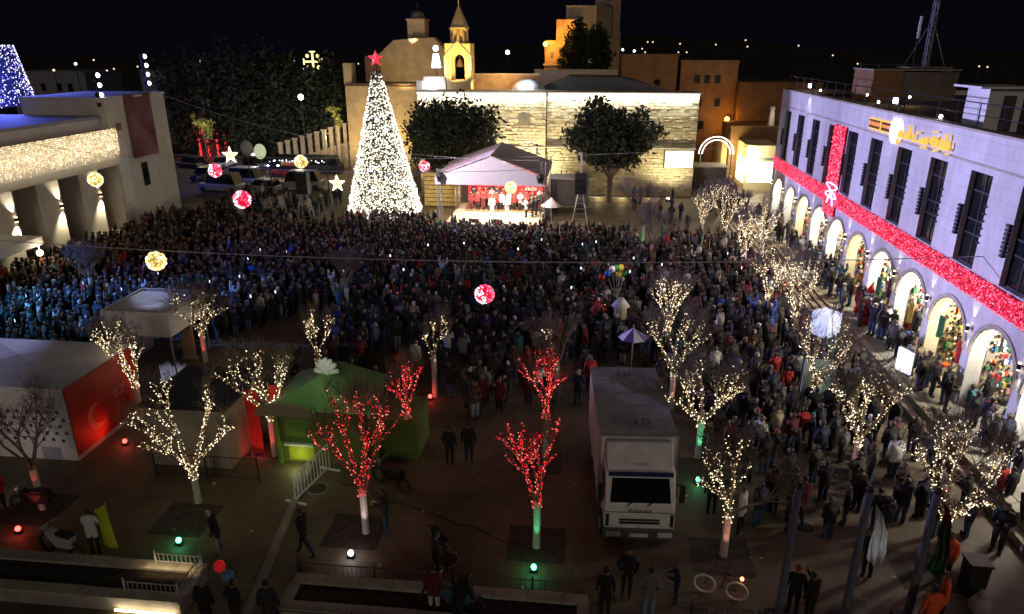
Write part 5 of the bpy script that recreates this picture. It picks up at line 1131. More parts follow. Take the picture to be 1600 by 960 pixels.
for z, s2 in ((1.75, '\u0131l\u0131l\u0131\u0131 \u0131l\u0131\u0131l'), (1.5, 'l\u0131\u0131l \u0131\u0131l\u0131')): text_mesh(s2, .3, frame_m((2.43, .7, z), (0, 1, 0), (0, 0, 1)), PALEP, b1, depth=.006)
dt = MB()
for i in range(15):
    for j in range(5):
        x = -3.7+i*.4+(.2 if j % 2 else 0); z = 2.05-j*.3+.02*((i*7+j) % 3)
        if x < 2.2: dt.prism([(x+(.095 if q % 2 else .06)*math.cos(q*math.pi/5), z+(.095 if q % 2 else .06)*math.sin(q*math.pi/5)) for q in range(10)], -2.11, -2.101, 'y')
dt.build('printed_dots', mat('dot_print', (.06, .05, .08), .8), b1, kind='stuff')
MB().box(.9, 1.7, -2.12, -2.101, 0, .55).build('lower_panel', mat('pale_blue', (.35, .38, .48), .8), b1)
MB().box(-3.4, -2.6, -2.13, -2.101, 0, 1.2).build('counter_opening', DGREY, b1)
t = thing('booth_fill_lamp', 'small low floodlight on the ground before the dotted booth front', 'floodlight', (-19.6, 17.6, 0)); MB().box(-.15, .15, -.1, .1, .05, .3).box(-.2, .2, -.03, .03, 0, .06).build('housing', DMETAL, t)  # added lamp, put here to brighten the booth front
lamp('SPOT', (-19.6, 17.8, .35), 55, (1, .82, .75), target=(-21.2, 21.6, 1.9), size=.1, cone=100, blend=1, name='booth_fill')
x, y = G(195, 690); lamp('SPOT', (x-.1, y, .3), 26, (1, .06, .03), target=(-19.1, y-.3, .8), size=.1, cone=110, blend=.9, name='red_uplight'); lamp('POINT', (-18.3, 25.2, 1.8), 10, (1, .35, .08), size=.3, name='red_uplight')
c2 = thing('white_canopy', 'square white canopy with deep valance in front of the crowd', 'canopy', (-21.3, 31, 0))
mb = MB(); a = 1.68
for s in (-1, 1):
    mb.box(-a, a, s*a-.03, s*a+.03, 1.95, 3.2); mb.box(s*a-.03, s*a+.03, -a+.03, a-.03, 1.95, 3.2)
mb.build('valance', WHITE, c2); MB().add([(-a, -a, 3.15), (a, -a, 3.15), (a, a, 3.15), (-a, a, 3.15), (0, 0, 2.95)], [(0, 1, 4), (1, 2, 4), (2, 3, 4), (3, 0, 4)]).build('roof_sheet', WHITE, c2)
for sx in (-1, 1):
    for sy in (-1, 1): MB().tube((sx*(a-.08), sy*(a-.08), 0), (sx*(a-.08), sy*(a-.08), 2.9), .04).build('leg', METAL, c2)
MB().box(-1.5, -1.45, -1.5, 1.5, 0, 2.34).build('side_cloth', mat('grey_cloth', (.3, .32, .38), .8), c2)
t = thing('roll_up_banner', 'small pale and orange display panel right of the white canopy', 'banner', (G(298, 560)[0], G(298, 560)[1], 0)); MB().box(-.35, .35, -.03, .03, .1, 1.9).build('panel', mat('panel_beige', (.5, .42, .3), .7, .3, 1, col2=(.5, .2, .08)), t); MB().box(-.4, .4, -.15, .15, 0, .1).build('foot', METAL, t)
b2 = thing('grey_booth', 'low grey booth with dark flat cover behind a white-lit tree', 'booth', (-14.6, 23.3, 0))
MB().box(-1.5, 1.6, -1.6, 1.6, 0, 2.5).build('wall', mat('booth_beige', (.36, .31, .27), .8, .1, 1), b2); MB().box(-1.65, 1.75, -1.75, 1.75, 2.5, 2.62).build('cover', mat('cover_black', (.03, .03, .035), .9, .3, 1, .8), b2)
for k in range(2):
    t = thing('red_banner', 'tall red cloth banner beside the grey booth, %s one' % ('left', 'right')[k], 'banner', (-12.35+.75*k, 22.6+.5*k, 0)); MB().box(-.25, .25, -.03, .03, .2, 2.9).build('cloth', REDF, t); MB().tube((-.27, 0, 0), (-.27, 0, 3), .025).build('pole', METAL, t)
lamp('SPOT', (-12.1, 21.4, .2), 26, (1, .08, .05), target=(-12, 22.8, 1.6), size=.05, cone=80, name='banner_uplight')
gt = thing('green_tent', 'green pitched tent kiosk with arched front panel', 'tent', (-9.4, 23.6, 0))
for s in (-1, 1): MB().box(s*1.9-.07, s*1.9+.07, -1.35, -1.2, 0, 2.5).build('post', GREENF, gt)
MB().box(-2, 1.4, -1.15, 1.6, 0, 2.45).build('body', mat('tent_olive', (.13, .16, .05), .85, .15, 1.5), gt)
MB().add([(-2.2, -1.5, 2.4), (1.7, -1.5, 2.4), (1.7, 1.8, 2.4), (-2.2, 1.8, 2.4), (-.4, -.6, 3.4), (-.1, .9, 3.4)], [(0, 1, 4), (1, 2, 5, 4), (2, 3, 5), (3, 0, 4, 5), (3, 2, 1, 0)]).build('roof', mat('tent_green', (.12, .24, .08), .7, .2, 1, .8), gt)
MB().prism([(-1.4+1.2*math.cos(t_), 2.2+.55*math.sin(t_)) for t_ in np.linspace(math.pi, 0, 11)]+[(-.1, 2.15), (-2.7, 2.15)][:0], -1.62, -1.5, 'y').build('arched_fascia', mat('fascia_tan', (.2, .17, .12), .8), gt)
MB().box(-1.7, -.55, -1.17, -1.151, .9, 1.9).build('serving_hatch', GREENF, gt); MB().box(-1.7, -.55, -1.35, -1.18, .8, .88).build('counter', WPAINT, gt)
MB().box(-1.6, -.6, -1.165, -1.151, .1, .75).build('lit_panel', LIMEF, gt)
MB().box(1.41, 3.3, -.6, 1.4, 0, 1.75).build('side_annex', mat('annex_green', (.09, .15, .03), .85, .2, 1), gt); MB().box(1.42, 2.0, -.65, -.61, 1.76, 2.35).build('white_flap', WHITE, gt)
lamp('POINT', (-10.6, 21.9, .35), 9, (.9, 1, .4), size=.1, name='tent_fill_light'); lamp('POINT', (-9.3, 21.3, 4.4), 40, (.7, 1, .55), size=.5, name='tent_fill_light')  # fill lamps without fixtures; the upper one is added to brighten the roof
t = thing('star_ornament', 'white rounded fan-shaped ornament on the green tent peak', 'ornament', (-9.6, 23.4, 3.35)); mb = MB()
for k in range(7):
    a_ = math.pi*(k+.5)/7; mb.tube((0, 0, 0), (.42*math.cos(a_), 0, .6*math.sin(a_)), .06, .1, 6).sphere((.42*math.cos(a_), 0, .6*math.sin(a_)), .1, 6)
mb.build('ribs', WHITE, t)
lamp('POINT', (-9.5, 22.6, 4.1), 4, (1, .9, .9), name='ornament_light')

# ================================================================== HANGING LIGHTS ON WIRES
def wire(a, b, sag, label, bulbsn=0):
    ps = [tuple(Vector(a).lerp(Vector(b), k/24)+Vector((0, 0, -4*sag*(k/24)*(1-k/24)))) for k in range(25)]
    t = thing('overhead_wire', label, 'wire', (0, 0, 0)); MB().path(ps, .02, 4).build('cable', mat('cable_grey', (.45, .45, .5), .5), t); return ps
wire((-40, 29.5, 7.2), (16.2, 29.6, 7), 1.0, 'pale wire stretched across the square above the truck')
w1a = G(110, 262, 7.3); wire((-40, 48, 8.4), (-3, 46, 7.6), .9, 'wire from the icicle curtain toward the stage'); wire((-40.3, 65, 11), (-4, 57.9, 6.4), 1.6, 'wire from the corner tower to the stage')
wire((-40, 61, 6.0), (16.2, 61.5, 7.5), .8, 'thin wire running beside the stage to the white building')
BALLS = [(757, 460, 5.0, .4, 'r', 'glowing red and white ball hanging before the crowd'), (244, 408, 6.2, .4, 'y', 'yellow light ball above the white canopy'), (149, 281, 7.3, .42, 'y', 'yellow light ball in front of the lit piers'),
         (378, 312, 7.4, .45, 'r', 'red light ball left of the christmas tree'), (336, 267, 7.2, .42, 'r', 'smaller red light ball near the parked vehicles'), (470, 253, 7.6, .42, 'y', 'pale light ball above the dark truck roof'),
         (798, 293, 6.6, .36, 'c', 'cream light ball before the stage backdrop'), (663, 260, 5.2, .45, 'r', 'pink light ring left of the stage canopy'), (463, 208, 8, .01, 'x', '')]
for px, py, z, r, c, lb in BALLS:
    if c == 'x': continue
    x, y = G(px, py, z); t = thing('light_ball', lb, 'light ball', (x, y, z)); n = 260; u = npr.randn(n, 3); u /= np.linalg.norm(u, axis=1)[:, None]
    if c == 'r':
        # dark red sphere with clustered white bulb flowers
        MB().sphere((0, 0, 0), r*.9, 14).build('frame', glow('ball_red', (.9, .01, .06), .7), t, smooth=True); cl = npr.randn(9, 3); cl /= np.linalg.norm(cl, axis=1)[:, None]
        d = (u@cl.T).max(1) > .9; bulbs('white_bulbs', u[d]*r, .045, [glow('ball_pinkwhite', (1, .7, .75), 2.2)], None, t); bulbs('red_bulbs', u[~d]*r, .04, [E_STRIP, E_STRIPH], [.6, .4], t)
    else:
        MB().sphere((0, 0, 0), r*.9, 14).build('frame', glow('ball_core_'+c, (.8, .55, .15) if c == 'y' else (.9, .75, .5), .45), t, smooth=True); bulbs('bulbs', u*r, .045, [glow('ball_yellow', (1, .75, .28), 1.5), E_WHITE], [.85, .15], t)
    MB().tube((0, 0, r), (0, 0, max(.2, 7.3-z-.3)), .012, n=4).build('hanger', DMETAL, t)
for px, py, z, r, lb in ((360, 243, 7.6, .6, 'cream light star above the parked vehicles'), (527, 287, 6.8, .52, 'cream light star left of the christmas tree')):
    x, y = G(px, py, z); t = thing('light_star', lb, 'light star', (x, y, z)); star_mb(r, r*.42, .1).build('star_body', glow('star_cream', (1, .85, .45), 1.15), t)
    MB().tube((0, 0, r), (0, 0, r+.6), .012, n=4).build('hanger', DMETAL, t)
    pp = [((r if i % 2 == 0 else r*.42)*math.sin(math.pi*i/5), -.03, (r if i % 2 == 0 else r*.42)*math.cos(math.pi*i/5)) for i in range(11)]
    pts = [tuple(Vector(a_).lerp(Vector(b_), q/6)) for a_, b_ in zip(pp, pp[1:]) for q in range(6)]; bulbs('bulbs', pts, .035, [E_WHITE], None, t)
# ================================================================== VEHICLES AND LIGHTS AT THE LEFT REAR
def car(x, y, rz, m, label, kind='car', on=0):
    t = thing('parked_'+kind, label, kind, (x, y, 0), rz); L = 2.1 if kind == 'car' else 2.6; h1 = .8 if kind == 'car' else 1.0; h2 = 1.42 if kind == 'car' else 2.1
    MB().prism([(-L, .3), (L, .3), (L, h1-.1), (L-.9, h1), (-L+.1, h1)], -.85, .85, 'x').build('body', m, t, bevel=.06)
    MB().prism([(-L+.3, h1), (L-1.0, h1), (L-1.6, h2), (-L+.7, h2)], -.75, .75, 'x').build('cabin', GLASS, t); MB().box(-.7, .7, -L+.72, L-1.62, h2, h2+.05).build('roof', m, t)
    for s in (-1, 1):
        for yy in (-L+.7, L-.75): w_ = MB().tube((s*.7, yy, .33), (s*.88, yy, .33), .33, n=12).build('wheel', RUBBER, t)
        MB().box(s*.62-.14, s*.62+.14, L, L+.02, .5, .66).build('headlight', E_COOL if on else WPAINT, t)
    return t
CB = [mat('car_white', (.5, .5, .52), .3), mat('car_silver', (.3, .3, .33), .3, metal=.4), mat('car_dark', (.03, .035, .05), .3), mat('car_red', (.25, .02, .02), .3), mat('car_blue', (.03, .05, .14), .3)]
VEH = [(300, 262, 70, 2, 'car', 'dark car beyond the smaller red ball', 0), (348, 300, 80, 1, 'van', 'grey van with dark windows below the light star', 0), (380, 290, 82, 0, 'van', 'pale van in the middle of the parked row', 0), (412, 300, 84, 1, 'car', 'silver car at the crowd edge', 0), (400, 268, 170, 4, 'van', 'dark blue van with bright lamps behind the row', 1),
       (450, 276, 90, 3, 'car', 'dull red car left of the dark rigging', 0), (436, 262, 185, 2, 'car', 'dark car facing the square with lit headlamps', 1), (350, 262, 175, 0, 'car', 'white car under the pale star', 1), (322, 280, 170, 2, 'car', 'dark car beside the red ball', 0), (470, 296, 95, 1, 'van', 'grey van behind the crowd near the ladder tower', 0), (505, 270, 95, 2, 'van', 'dark van beside the christmas tree rigging', 0)]
for px, py, a_, c, kd, lb, on in VEH:
    x, y = G(px, py); car(x, y, R(a_), CB[c], lb, kd, on)
for p_, e, c in ((G(400, 262)+(3,), 140, (.9, .9, 1)), (G(470, 285)+(4,), 140, (1, .85, .6)), (G(330, 250)+(4,), 160, (1, .12, .1)), (G(520, 262)+(4,), 160, (1, .85, .5)), (G(420, 290)+(4.5,), 120, (1, .9, .7))): lamp('POINT', p_, e*2.2, c, size=.3, name='car_park_light')
t = thing('red_lit_kiosk', 'red-lit kiosk frame with a white strip lamp beyond the left trees', 'kiosk', G(335, 245)+(0,))
for x in (-2, -.7, .7, 2): MB().box(x-.1, x+.1, -.1, .1, 0, 3.2).build('post', glow('neon_red', (1, .05, .04), 1.2), t)
MB().box(-2.2, 2.2, -.15, .15, 3.2, 3.5).build('beam', MATS['neon_red'], t); MB().box(-1.4, 0, -.2, .2, 4.9, 5.2).build('strip_lamp', E_BLUEH, t); MB().box(-2.2, 2.2, .2, 3, 0, 3).build('hut', DGREY, t); MB().box(-1.2, -1.1, 0, .1, 3.5, 5).build('lamp_post', DMETAL, t)
for px, py, z, s2, c, lb in ((385, 232, 5.5, .9, 'o', 'grey oval street shield beside the pale star'), (406, 237, 5.8, .8, 'l', 'pale green leaf-shaped light beside the grey shield')):
    x, y = G(px, py, z); t = thing('street_ornament', lb, 'ornament', (x, y, 0)); MB().sphere((0, 0, z), s2*.7, 12, sz=1.3).build('shell', mat('shield_grey', (.35, .35, .36), .7) if c == 'o' else glow('leaf_light', (.7, .8, .5), .6), t, smooth=True); MB().tube((0, 0, 0), (0, 0, z), .05).build('pole', DMETAL, t)

# ================================================================== RIGHT SIDE STALLS, SCREENS, FIGURES
sn = thing('santa_figure', 'large red and white santa figure standing on the steps before the arcade', 'santa figure', (15.6, 38.3, .6)); sn.scale = (.82, .82, .82)
SR = mat('santa_red', (.65, .015, .02), .6)
MB().tube((0, 0, 0), (0, 0, .9), .42, .6, 14).tube((0, 0, .9), (0, 0, 1.7), .6, .36, 14).build('coat', SR, sn, smooth=True); MB().tube((0, 0, 1.7), (0, 0, 2.15), .27, .25, 12).build('face', SKIN, sn, smooth=True)
MB().sphere((0, -.1, 1.82), .3, 10, sz=1.0).build('beard', WHITE, sn, smooth=True); MB().tube((0, 0, 2.15), (0, 0, 2.25), .33, .33, 12).build('hat_trim', WHITE, sn); MB().tube((0, 0, 2.25), (.12, 0, 2.85), .28, .06, 12).build('hat', SR, sn, smooth=True); MB().sphere((.14, 0, 2.92), .1).build('pompom', WHITE, sn)
for s in (-1, 1): MB().tube((s*.4, 0, 1.55), (s*.75, -.15, 1.05), .17, .13, 8).sphere((s*.78, -.17, .98), .14).build('arm', SR, sn, smooth=True)
MB().tube((0, 0, .82), (0, 0, .92), .61, .61, 14).build('belt', BLACK, sn)
lamp('POINT', (13.2, 37.8, 3.2), 30, (1, .9, .8), name='santa_light')
def screen(px, py, z0, w, h, rz, label, m, base=None):
    x, y = base or G(px, py); t = thing('display_board', label, 'display board', (x, y, 0), R(rz)); MB().box(-w/2, w/2, -.06, .06, z0, z0+h).build('lit_face', m, t); MB().box(-w/2-.05, w/2+.05, .061, .12, z0-.05, z0+h+.05).build('frame', DGREY, t)
    for s in (-1, 1): MB().tube((s*w*.4, .1, 0), (s*w*.4, .1, z0), .04).build('leg', METAL, t)
    return t
SCR = glow('screen_blue', (.66, .72, 1), .85)
cub = thing('glowing_cube', 'tilted white-blue glowing cube seen through lit branches', 'light cube', (12.1, 34.2, 1.5), R(35)); MB().box(-.5, .5, -.5, .5, 0, 1.2).build('lit_sides', SCR, cub, bevel=.03); MB().tube((0, 0, -1.5), (0, 0, 0), .06).build('post', DMETAL, cub)
screen(1405, 605, .8, .8, 1.1, -65, 'white-violet lit board in front of the near arches', glow('screen_white', (.85, .85, 1), 1.3))
lamp('POINT', (13.8, 31.5, 2.5), 30, (.8, .85, 1), name='board_glow')
screen(1268, 655, 1.2, 1.3, 1.6, 0, 'teal-lit pale board behind the teal-trunked tree', mat('board_teal_lit', (.3, .42, .42), .8))  # teal light on the pale board is put into its colour
bl = thing('balloon_bunch', 'bunch of foil balloons in blue, white, green and yellow over the crowd', 'balloons', G(962, 500)+(0,))
for k, (dx, dz, c) in enumerate(((-.6, 2.3, 'blue'), (-.35, 2.55, 'pale'), (-.1, 2.6, 'green'), (.15, 2.6, 'yellow'), (.05, 2.2, 'yellow'), (.35, 2.2, 'green'), (-.9, 1.9, 'red'), (.4, 2.5, 'maroon'))):
    MB().sphere((dx, .1*k-.3, dz+.6), .2, 10, sz=1.15).build('balloon', mat('foil_'+c, CLOTH[c].node_tree.nodes['Principled BSDF'].inputs['Base Color'].default_value[:3], .25), bl, smooth=True)
    MB().tube((dx, .1*k-.3, dz+.4), (0, 0, 1.2), .006, n=3).build('string', WPAINT, bl)
lamp('POINT', G(962, 506)+(3.6,), 14, (1, 1, .9), name='balloon_light')
fu = [(966, 505, 'pale mushroom-shaped booth top with round face below the balloons', 'a'), (980, 560, 'white and violet peaked umbrella behind the truck', 'b'), (932, 500, 'dull red lantern cluster left of the balloons', 'c')]
x, y = G(968, 540); t = thing('vendor_cart', fu[0][2], 'cart', (x, y+1, 0)); MB().tube((0, 0, 1.9), (0, 0, 2.35), .5, .15, 12).build('top', WHITE, t, smooth=True); MB().tube((0, 0, 1.2), (0, 0, 1.9), .33, .36, 12).build('body', mat('cart_tan', (.45, .42, .3), .7), t); MB().box(-.4, .4, -.3, .3, .4, 1.2).build('box', GREENF, t); MB().tube((-.4, -.3, .25), (-.4, -.36, .25), .25, n=12).build('wheel', RUBBER, t)
x, y = G(985, 590); t = thing('parasol', fu[1][2], 'umbrella', (x, y, 0)); mb = MB()
for k in range(8):
    a_, b_ = 2*math.pi*k/8, 2*math.pi*(k+1)/8; mb.add([(.7*math.cos(a_), .7*math.sin(a_), 2.1), (.7*math.cos(b_), .7*math.sin(b_), 2.1), (0, 0, 2.6)], [(0, 1, 2)], k % 2)
mb.build('canopy', [mat('parasol_pale', (.6, .58, .75), .8), mat('parasol_violet', (.12, .07, .3), .8)], t); MB().tube((0, 0, 0), (0, 0, 2.75), .03).build('pole', METAL, t); MB().box(-.35, .35, -.35, .35, 0, .06).build('foot', METAL, t)
lamp('POINT', (x-.8, y-1.2, 3.4), 8, (.7, .65, 1), name='parasol_light')
x, y = G(932, 520); t = thing('lantern_cluster', fu[2][2], 'lantern', (x, y, 1.3)); bulbs('red_bulbs', npr.randn(34, 3)*[.3, .3, .25]+[0, 0, .6], .028, [E_REDD, E_REDL], [.9, .1], t); MB().sphere((0, 0, 0), .42, 10).build('lantern', mat('lantern_red', (.3, .05, .05), .7), t, smooth=True); MB().tube((0, 0, -1.3), (0, 0, -.3), .03).build('pole', METAL, t)
# goods in the arches, per bay
GCOL = ['red', 'green', 'blue', 'yellow', 'orange', 'pink', 'white', 'teal']; ORD = ['nearest', 'second', 'third', 'fourth', 'fifth', 'sixth', 'seventh', 'eighth', 'ninth', 'tenth', 'eleventh']
grg = random.Random(9)
for bi, k in enumerate(range(0, 10)):
    yc = P0+PW*k; nm = ORD[bi]
    # display rack of small goods along the shop wall
    t = thing('goods_rack', 'tall rack of mixed bright goods inside the %s lit arch' % nm, 'rack', (XF+2.8, yc+.5, FZ))
    MB().box(-.25, .25, -.9, .9, 0, .08).box(-.22, -.18, -.9, -.85, 0, 2.2).box(-.22, -.18, .85, .9, 0, 2.2).build('frame', DMETAL, t)
    mb = MB()
    for r_ in range(5):
        for c_ in range(7): s_c = grg.uniform(.07, .13); mb.box(-.3, -.15, -.8+c_*.25-s_c, -.8+c_*.25+s_c, .25+r_*.4, .25+r_*.4+s_c*2.4, grg.randrange(8))
    mb.build('goods', [CLOTH[c] for c in GCOL], t, kind='stuff')
    t = thing('goods_wall', 'wall display of colourful souvenirs on the far side of the %s lit arch' % nm, 'display', (XF+2.1, yc+PW/2-.2, FZ)); mb = MB()
    for r_ in range(13):
        for c_ in range(17):
            if grg.random() < .9:
                s_c = grg.uniform(.03, .08); h_c = grg.uniform(.08, .25); x_ = -1.25+c_*.16+grg.uniform(-.04, .04); z_ = .1+r_*.27+grg.uniform(-.03, .03); k_ = grg.choice((0, 1, 2, 3, 4, 6, 6, 6, 7, 8, 8, 9, 9, 9, 5))
                if grg.random() < .5: mb.sphere((x_, -.14, z_+.1), s_c*1.2, 6, k_)
                else: mb.box(x_-s_c, x_+s_c, -.1-grg.uniform(0, .15), -.04, z_, z_+h_c, k_)
    mb.build('goods', [CLOTH[c] for c in GCOL]+[CLOTH['brown'], CLOTH['black']], t, kind='stuff'); MB().box(-1.4, 1.5, -.04, 0, 0, 3.8).build('back_panel', mat('goods_panel', (.3, .25, .2), .8), t)
    if k in (1, 2, 3):
        for q, (c, dy, dz, lb) in enumerate({1: (('green', .9, 2.4, 'green and white hanging flag'), ('red', -.9, 1.9, 'red paper pennant')), 2: (('yellow', .2, 1.9, 'broad yellow-red flag'), ('red', .55, 1.5, 'dark red flag')), 3: (('green', .6, 1.9, 'small green flag'), ('purple', -.6, 2.2, 'purple flag'))}[k]):
            t = thing('shop_flag', '%s hung in the %s lit arch' % (lb, nm), 'flag', (XF+.2+.1*q, yc+dy, FZ+dz)); mb = MB(); n = 8
            for i in range(n): a_, b_ = i/n, (i+1)/n; f_ = lambda u: .06*math.sin(u*8); mb.add([(f_(a_), -.35+.7*a_, -.5-.15*a_), (f_(b_), -.35+.7*b_, -.5-.15*b_), (f_(b_), -.35+.7*b_, .5), (f_(a_), -.35+.7*a_, .5)], [(0, 1, 2, 3)])
            mb.build('cloth', CLOTH[c], t); MB().tube((0, -.4, .5), (0, .4, .5), .015).build('rod', WOOD, t)
    if k in (0, 2, 5, 8, 1):
        t = thing('small_fir', 'small decorated fir tree for sale at the %s lit arch' % nm, 'christmas tree', (XF+1.2, yc-.35, FZ)); n = 500; hh = 1-np.sqrt(npr.rand(n)); a_ = npr.rand(n)*6.28; c = np.c_[.5*(1-hh)*np.cos(a_), .5*(1-hh)*np.sin(a_), .3+hh*1.7]; dd = npr.randn(n, 3)*.09; d2 = npr.randn(n, 3)*.04
        me = bpy.data.meshes.new('needles'); me.from_pydata(np.stack([c-dd, c+d2, c+dd], 1).reshape(-1, 3).tolist(), [], np.arange(3*n).reshape(-1, 3).tolist()); me.materials.append(mat('fir_bright', (.05, .2, .05) if k != 0 else (.3, .4, .3), .7)); o = bpy.data.objects.new('needles', me); COL.objects.link(o); o.parent = t; o['kind'] = 'stuff'
        MB().tube((0, 0, 0), (0, 0, 1.9), .04).build('trunk', BARK, t); bulbs('baubles', c[:40]*1.05, .04, [CLOTH['red'], CLOTH['white'], CLOTH['yellow']], [.4, .3, .3], t)
    for q in range(2):
        x_, y_ = XF+grg.uniform(.75, 1.6), yc+grg.uniform(-1, 1)
        t = thing('goods_box', 'cardboard box of goods on the floor of the %s arch, %s' % (nm, ('inner side', 'outer side')[q]), 'box', (XF+.8+.7*(1-q), yc+(.9 if q else -.9), FZ)); MB().box(-.2, .2, -.25, .25, 0, .4).build('carton', CLOTH[grg.choice(['beige', 'white', 'orange', 'blue'])], t); MB().box(-.17, .17, -.22, .22, .4, .52).build('contents', CLOTH[grg.choice(GCOL)], t)
# lane ornaments: angel outline lights
t = thing('angel_outline', 'warm outline light of a trumpet angel hung beside the far facade', 'light figure', (14.6, 66.8, 4.2)); ps = [(0, 0, 0), (.5, 0, .9), (.3, 0, 1.7), (.7, 0, 2.4), (1.1, 0, 1.9), (1.0, 0, 1.0), (1.3, 0, -.4)]
MB().path(ps, .035, 4).path([(.4, 0, .9), (-.4, 0, -.2), (-.6, 0, -1)], .03, 4).path([(.6, 0, .2), (.9, 0, .2), (.8, 0, -.6)], .03, 4).build('light_tube', glow('angel_tube', (1, .7, .4), 1.2), t)

# ================================================================== FOREGROUND: PLANTERS, FENCES, POLES, FLAGS, BIKES
COP = mat('coping_stone', (.36, .34, .28), .8, .15, 3, .2)
def planter(x0, x1, y0, y1, label, lit=False, open_side=None):
    t = thing('planter', label, 'planter', ((x0+x1)/2, (y0+y1)/2, 0)); cx, cy = t.location[0], t.location[1]
    MB().box(x0-cx+.25, x1-cx-.25, y0-cy+.25, y1-cy-.25, 0, .38).build('soil', SOIL, t)
    mb = MB().box(x0-cx, x1-cx, y0-cy, y0-cy+.25, 0, .42).box(x0-cx, x1-cx, y1-cy-.25, y1-cy, 0, .42).box(x0-cx, x0-cx+.25, y0-cy+.25, y1-cy-.25, 0, .42).box(x1-cx-.25, x1-cx, y0-cy+.25, y1-cy-.25, 0, .42); mb.build('wall', CONC, t)
    x = x0
    i = 0
    while x < x1-.05:
        e = min(x+.98, x1); j = .006*((i*5) % 4)
        for ya, yb in ((y0-.04, y0+.32), (y1-.32, y1+.04)): MB().box(x-cx+.01, e-cx-.01, ya-cy, yb-cy, .421, .5+j).build('coping_stone', COP, t)
        x = e; i += 1
    for xa, xb in ((x0-.04, x0+.3), (x1-.3, x1+.04)):
        y = y0+.34
        while y < y1-.36: e = min(y+.9, y1-.33); MB().box(xa-cx, xb-cx, y-cy, e-cy-.01, .421, .5).build('coping_stone', COP, t); y = e
    return t
planter(-17.6, -10.9, 14.5, 16.0, 'long planter at the bottom left with a lit front corner')
planter(-8.1, .45, 14.6, 15.95, 'long stone-edged planter at the bottom centre')
planter(3.3, 12, 13.6, 15.4, 'planter at the bottom right behind the low railing')
def railing(x0, x1, y, z0, h, label, bars=0, m=DMETAL, ry=0.0):
    t = thing('low_railing', label, 'railing', (x0, y, 0), ry); L = x1-x0; n = max(2, int(L/1.9)+1)
    for i in range(n): x = L*i/(n-1); MB().tube((x, 0, z0), (x, 0, z0+h+.12), .03, n=6).build('post', m, t)
    MB().tube((0, 0, z0+h), (L, 0, z0+h), .02, n=5).tube((0, 0, z0+.12), (L, 0, z0+.12), .015, n=5).build('rail', m, t)
    if bars:
        mb = MB(); x = .12
        while x < L: mb.tube((x, 0, z0+.12), (x, 0, z0+h), .008, n=4); x += .14
        mb.build('bars', m, t, kind='stuff')
    return t
railing(-8.2, 1.2, 16.35, 0, .55, 'dark low railing behind the bottom centre planter', 1); railing(3.3, 12, 15.75, 0, .6, 'dark low railing in front of the right flagpoles', 1)
railing(-8, .4, 14.4, 0, .6, 'dark low railing at the very bottom centre')
ir = railing(-12.6, -11.0, 14.7, .5, .38, 'small ornate lit rail on the left planter front', 1, GREYM); railing(-12.4, -11.0, 15.9, .5, .38, 'small ornate lit rail on the left planter rear', 1, GREYM); railing(-11.0, -9.8, 14.7, .5, .38, 'small ornate lit rail across the left planter end', 1, GREYM, R(88))
t = thing('planter_lamp', 'warm strip lamp under the left planter front edge', 'lamp', (-11.9, 14.42, .1)); MB().box(-.9, .9, -.04, .0, 0, .05).build('tube', E_LAMPW, t)
lamp('AREA', (-11.9, 14.2, .25), 2.5, (1, .85, .6), target=(-11.9, 14.5, .3), size=2, sy=.1, name='planter_glow'); lamp('AREA', (-11.9, 15.6, .75), 5, (1, .7, .4), target=(-11.9, 15.9, .5), size=1.6, sy=.1, name='planter_glow')
# police barrier lit end-on
pb = thing('crowd_barrier', 'pale metal crowd barrier lit white beside the green tent', 'barrier', (-9.75, 19.9, 0), R(78)); 
for z in (.15, 1.1): MB().tube((0, 0, z), (2.2, 0, z), .025).build('rail', WPAINT, pb)
for i in range(12): MB().tube((.0+i*.2, 0, .15), (.0+i*.2, 0, 1.1), .018, n=5).build('bar', WPAINT, pb)
for x in (0.0, 2.2): MB().box(x-.04, x+.04, -.42, .42, 0, .05).build('foot', WPAINT, pb)
lamp('SPOT', (-9.4, 18.3, 2.6), 24, (1, .95, .75), target=(-9.7, 20.4, .6), size=.1, cone=40, blend=.8, name='barrier_light')
railing(-15.6, -11.6, 21.0, 0, .95, 'dark mesh barrier before the grey booth', 1)
# kerb and warm walkway lower left
MB().box(-9.6, -9.35, 13, 22.2, 0, .11, rot=R(8)).build('kerb', CONC, kind='structure')
# flagpoles
FLP = [(5.75, 16.2, 4.3, 'first dark flagpole, leftmost of three at the lower right'), (7.55, 16.3, 4.25, 'second dark flagpole with a hanging white flag'), (9.3, 16.5, 4.2, 'third dark flagpole with a red and green flag')]
for x, y, h, lb in FLP:
    t = thing('flagpole', lb, 'flagpole', (x, y, 0)); MB().tube((0, 0, 0), (0, 0, h), .115, .09, 10).build('pole', mat('pole_bluegrey', (.14, .15, .22), .5), t); MB().sphere((0, 0, h+.06), .11, 8).build('finial', BLACK, t); MB().box(-.3, .3, -.3, .3, 0, .08).build('base_plate', DMETAL, t)
def drape(x, y, z, cols, label, W=.5, H=1.9):
    t = thing('hanging_flag', label, 'flag', (x, y, z)); nseg = 10; mb = MB()
    for j in range(len(cols)*3):
        za, zb = -H*j/(len(cols)*3), -H*(j+1)/(len(cols)*3)
        for i in range(nseg):
            def q(u, zz): w_ = W*(.35+.65*min(1, -zz/H*2.0))*(1 if -zz < H*.6 else 1.6-(-zz/H)*1.0); return (u*w_+.04*math.sin(-zz*5), .1*math.sin(u*14+zz*2), zz-.25*u*(1 if zz < 0 else 1))
            mb.add([q(i/nseg, za), q((i+1)/nseg, za), q((i+1)/nseg, zb), q(i/nseg, zb)], [(0, 1, 2, 3)], j//3)
    mb.build('cloth', [CLOTH[c] for c in cols], t); return t
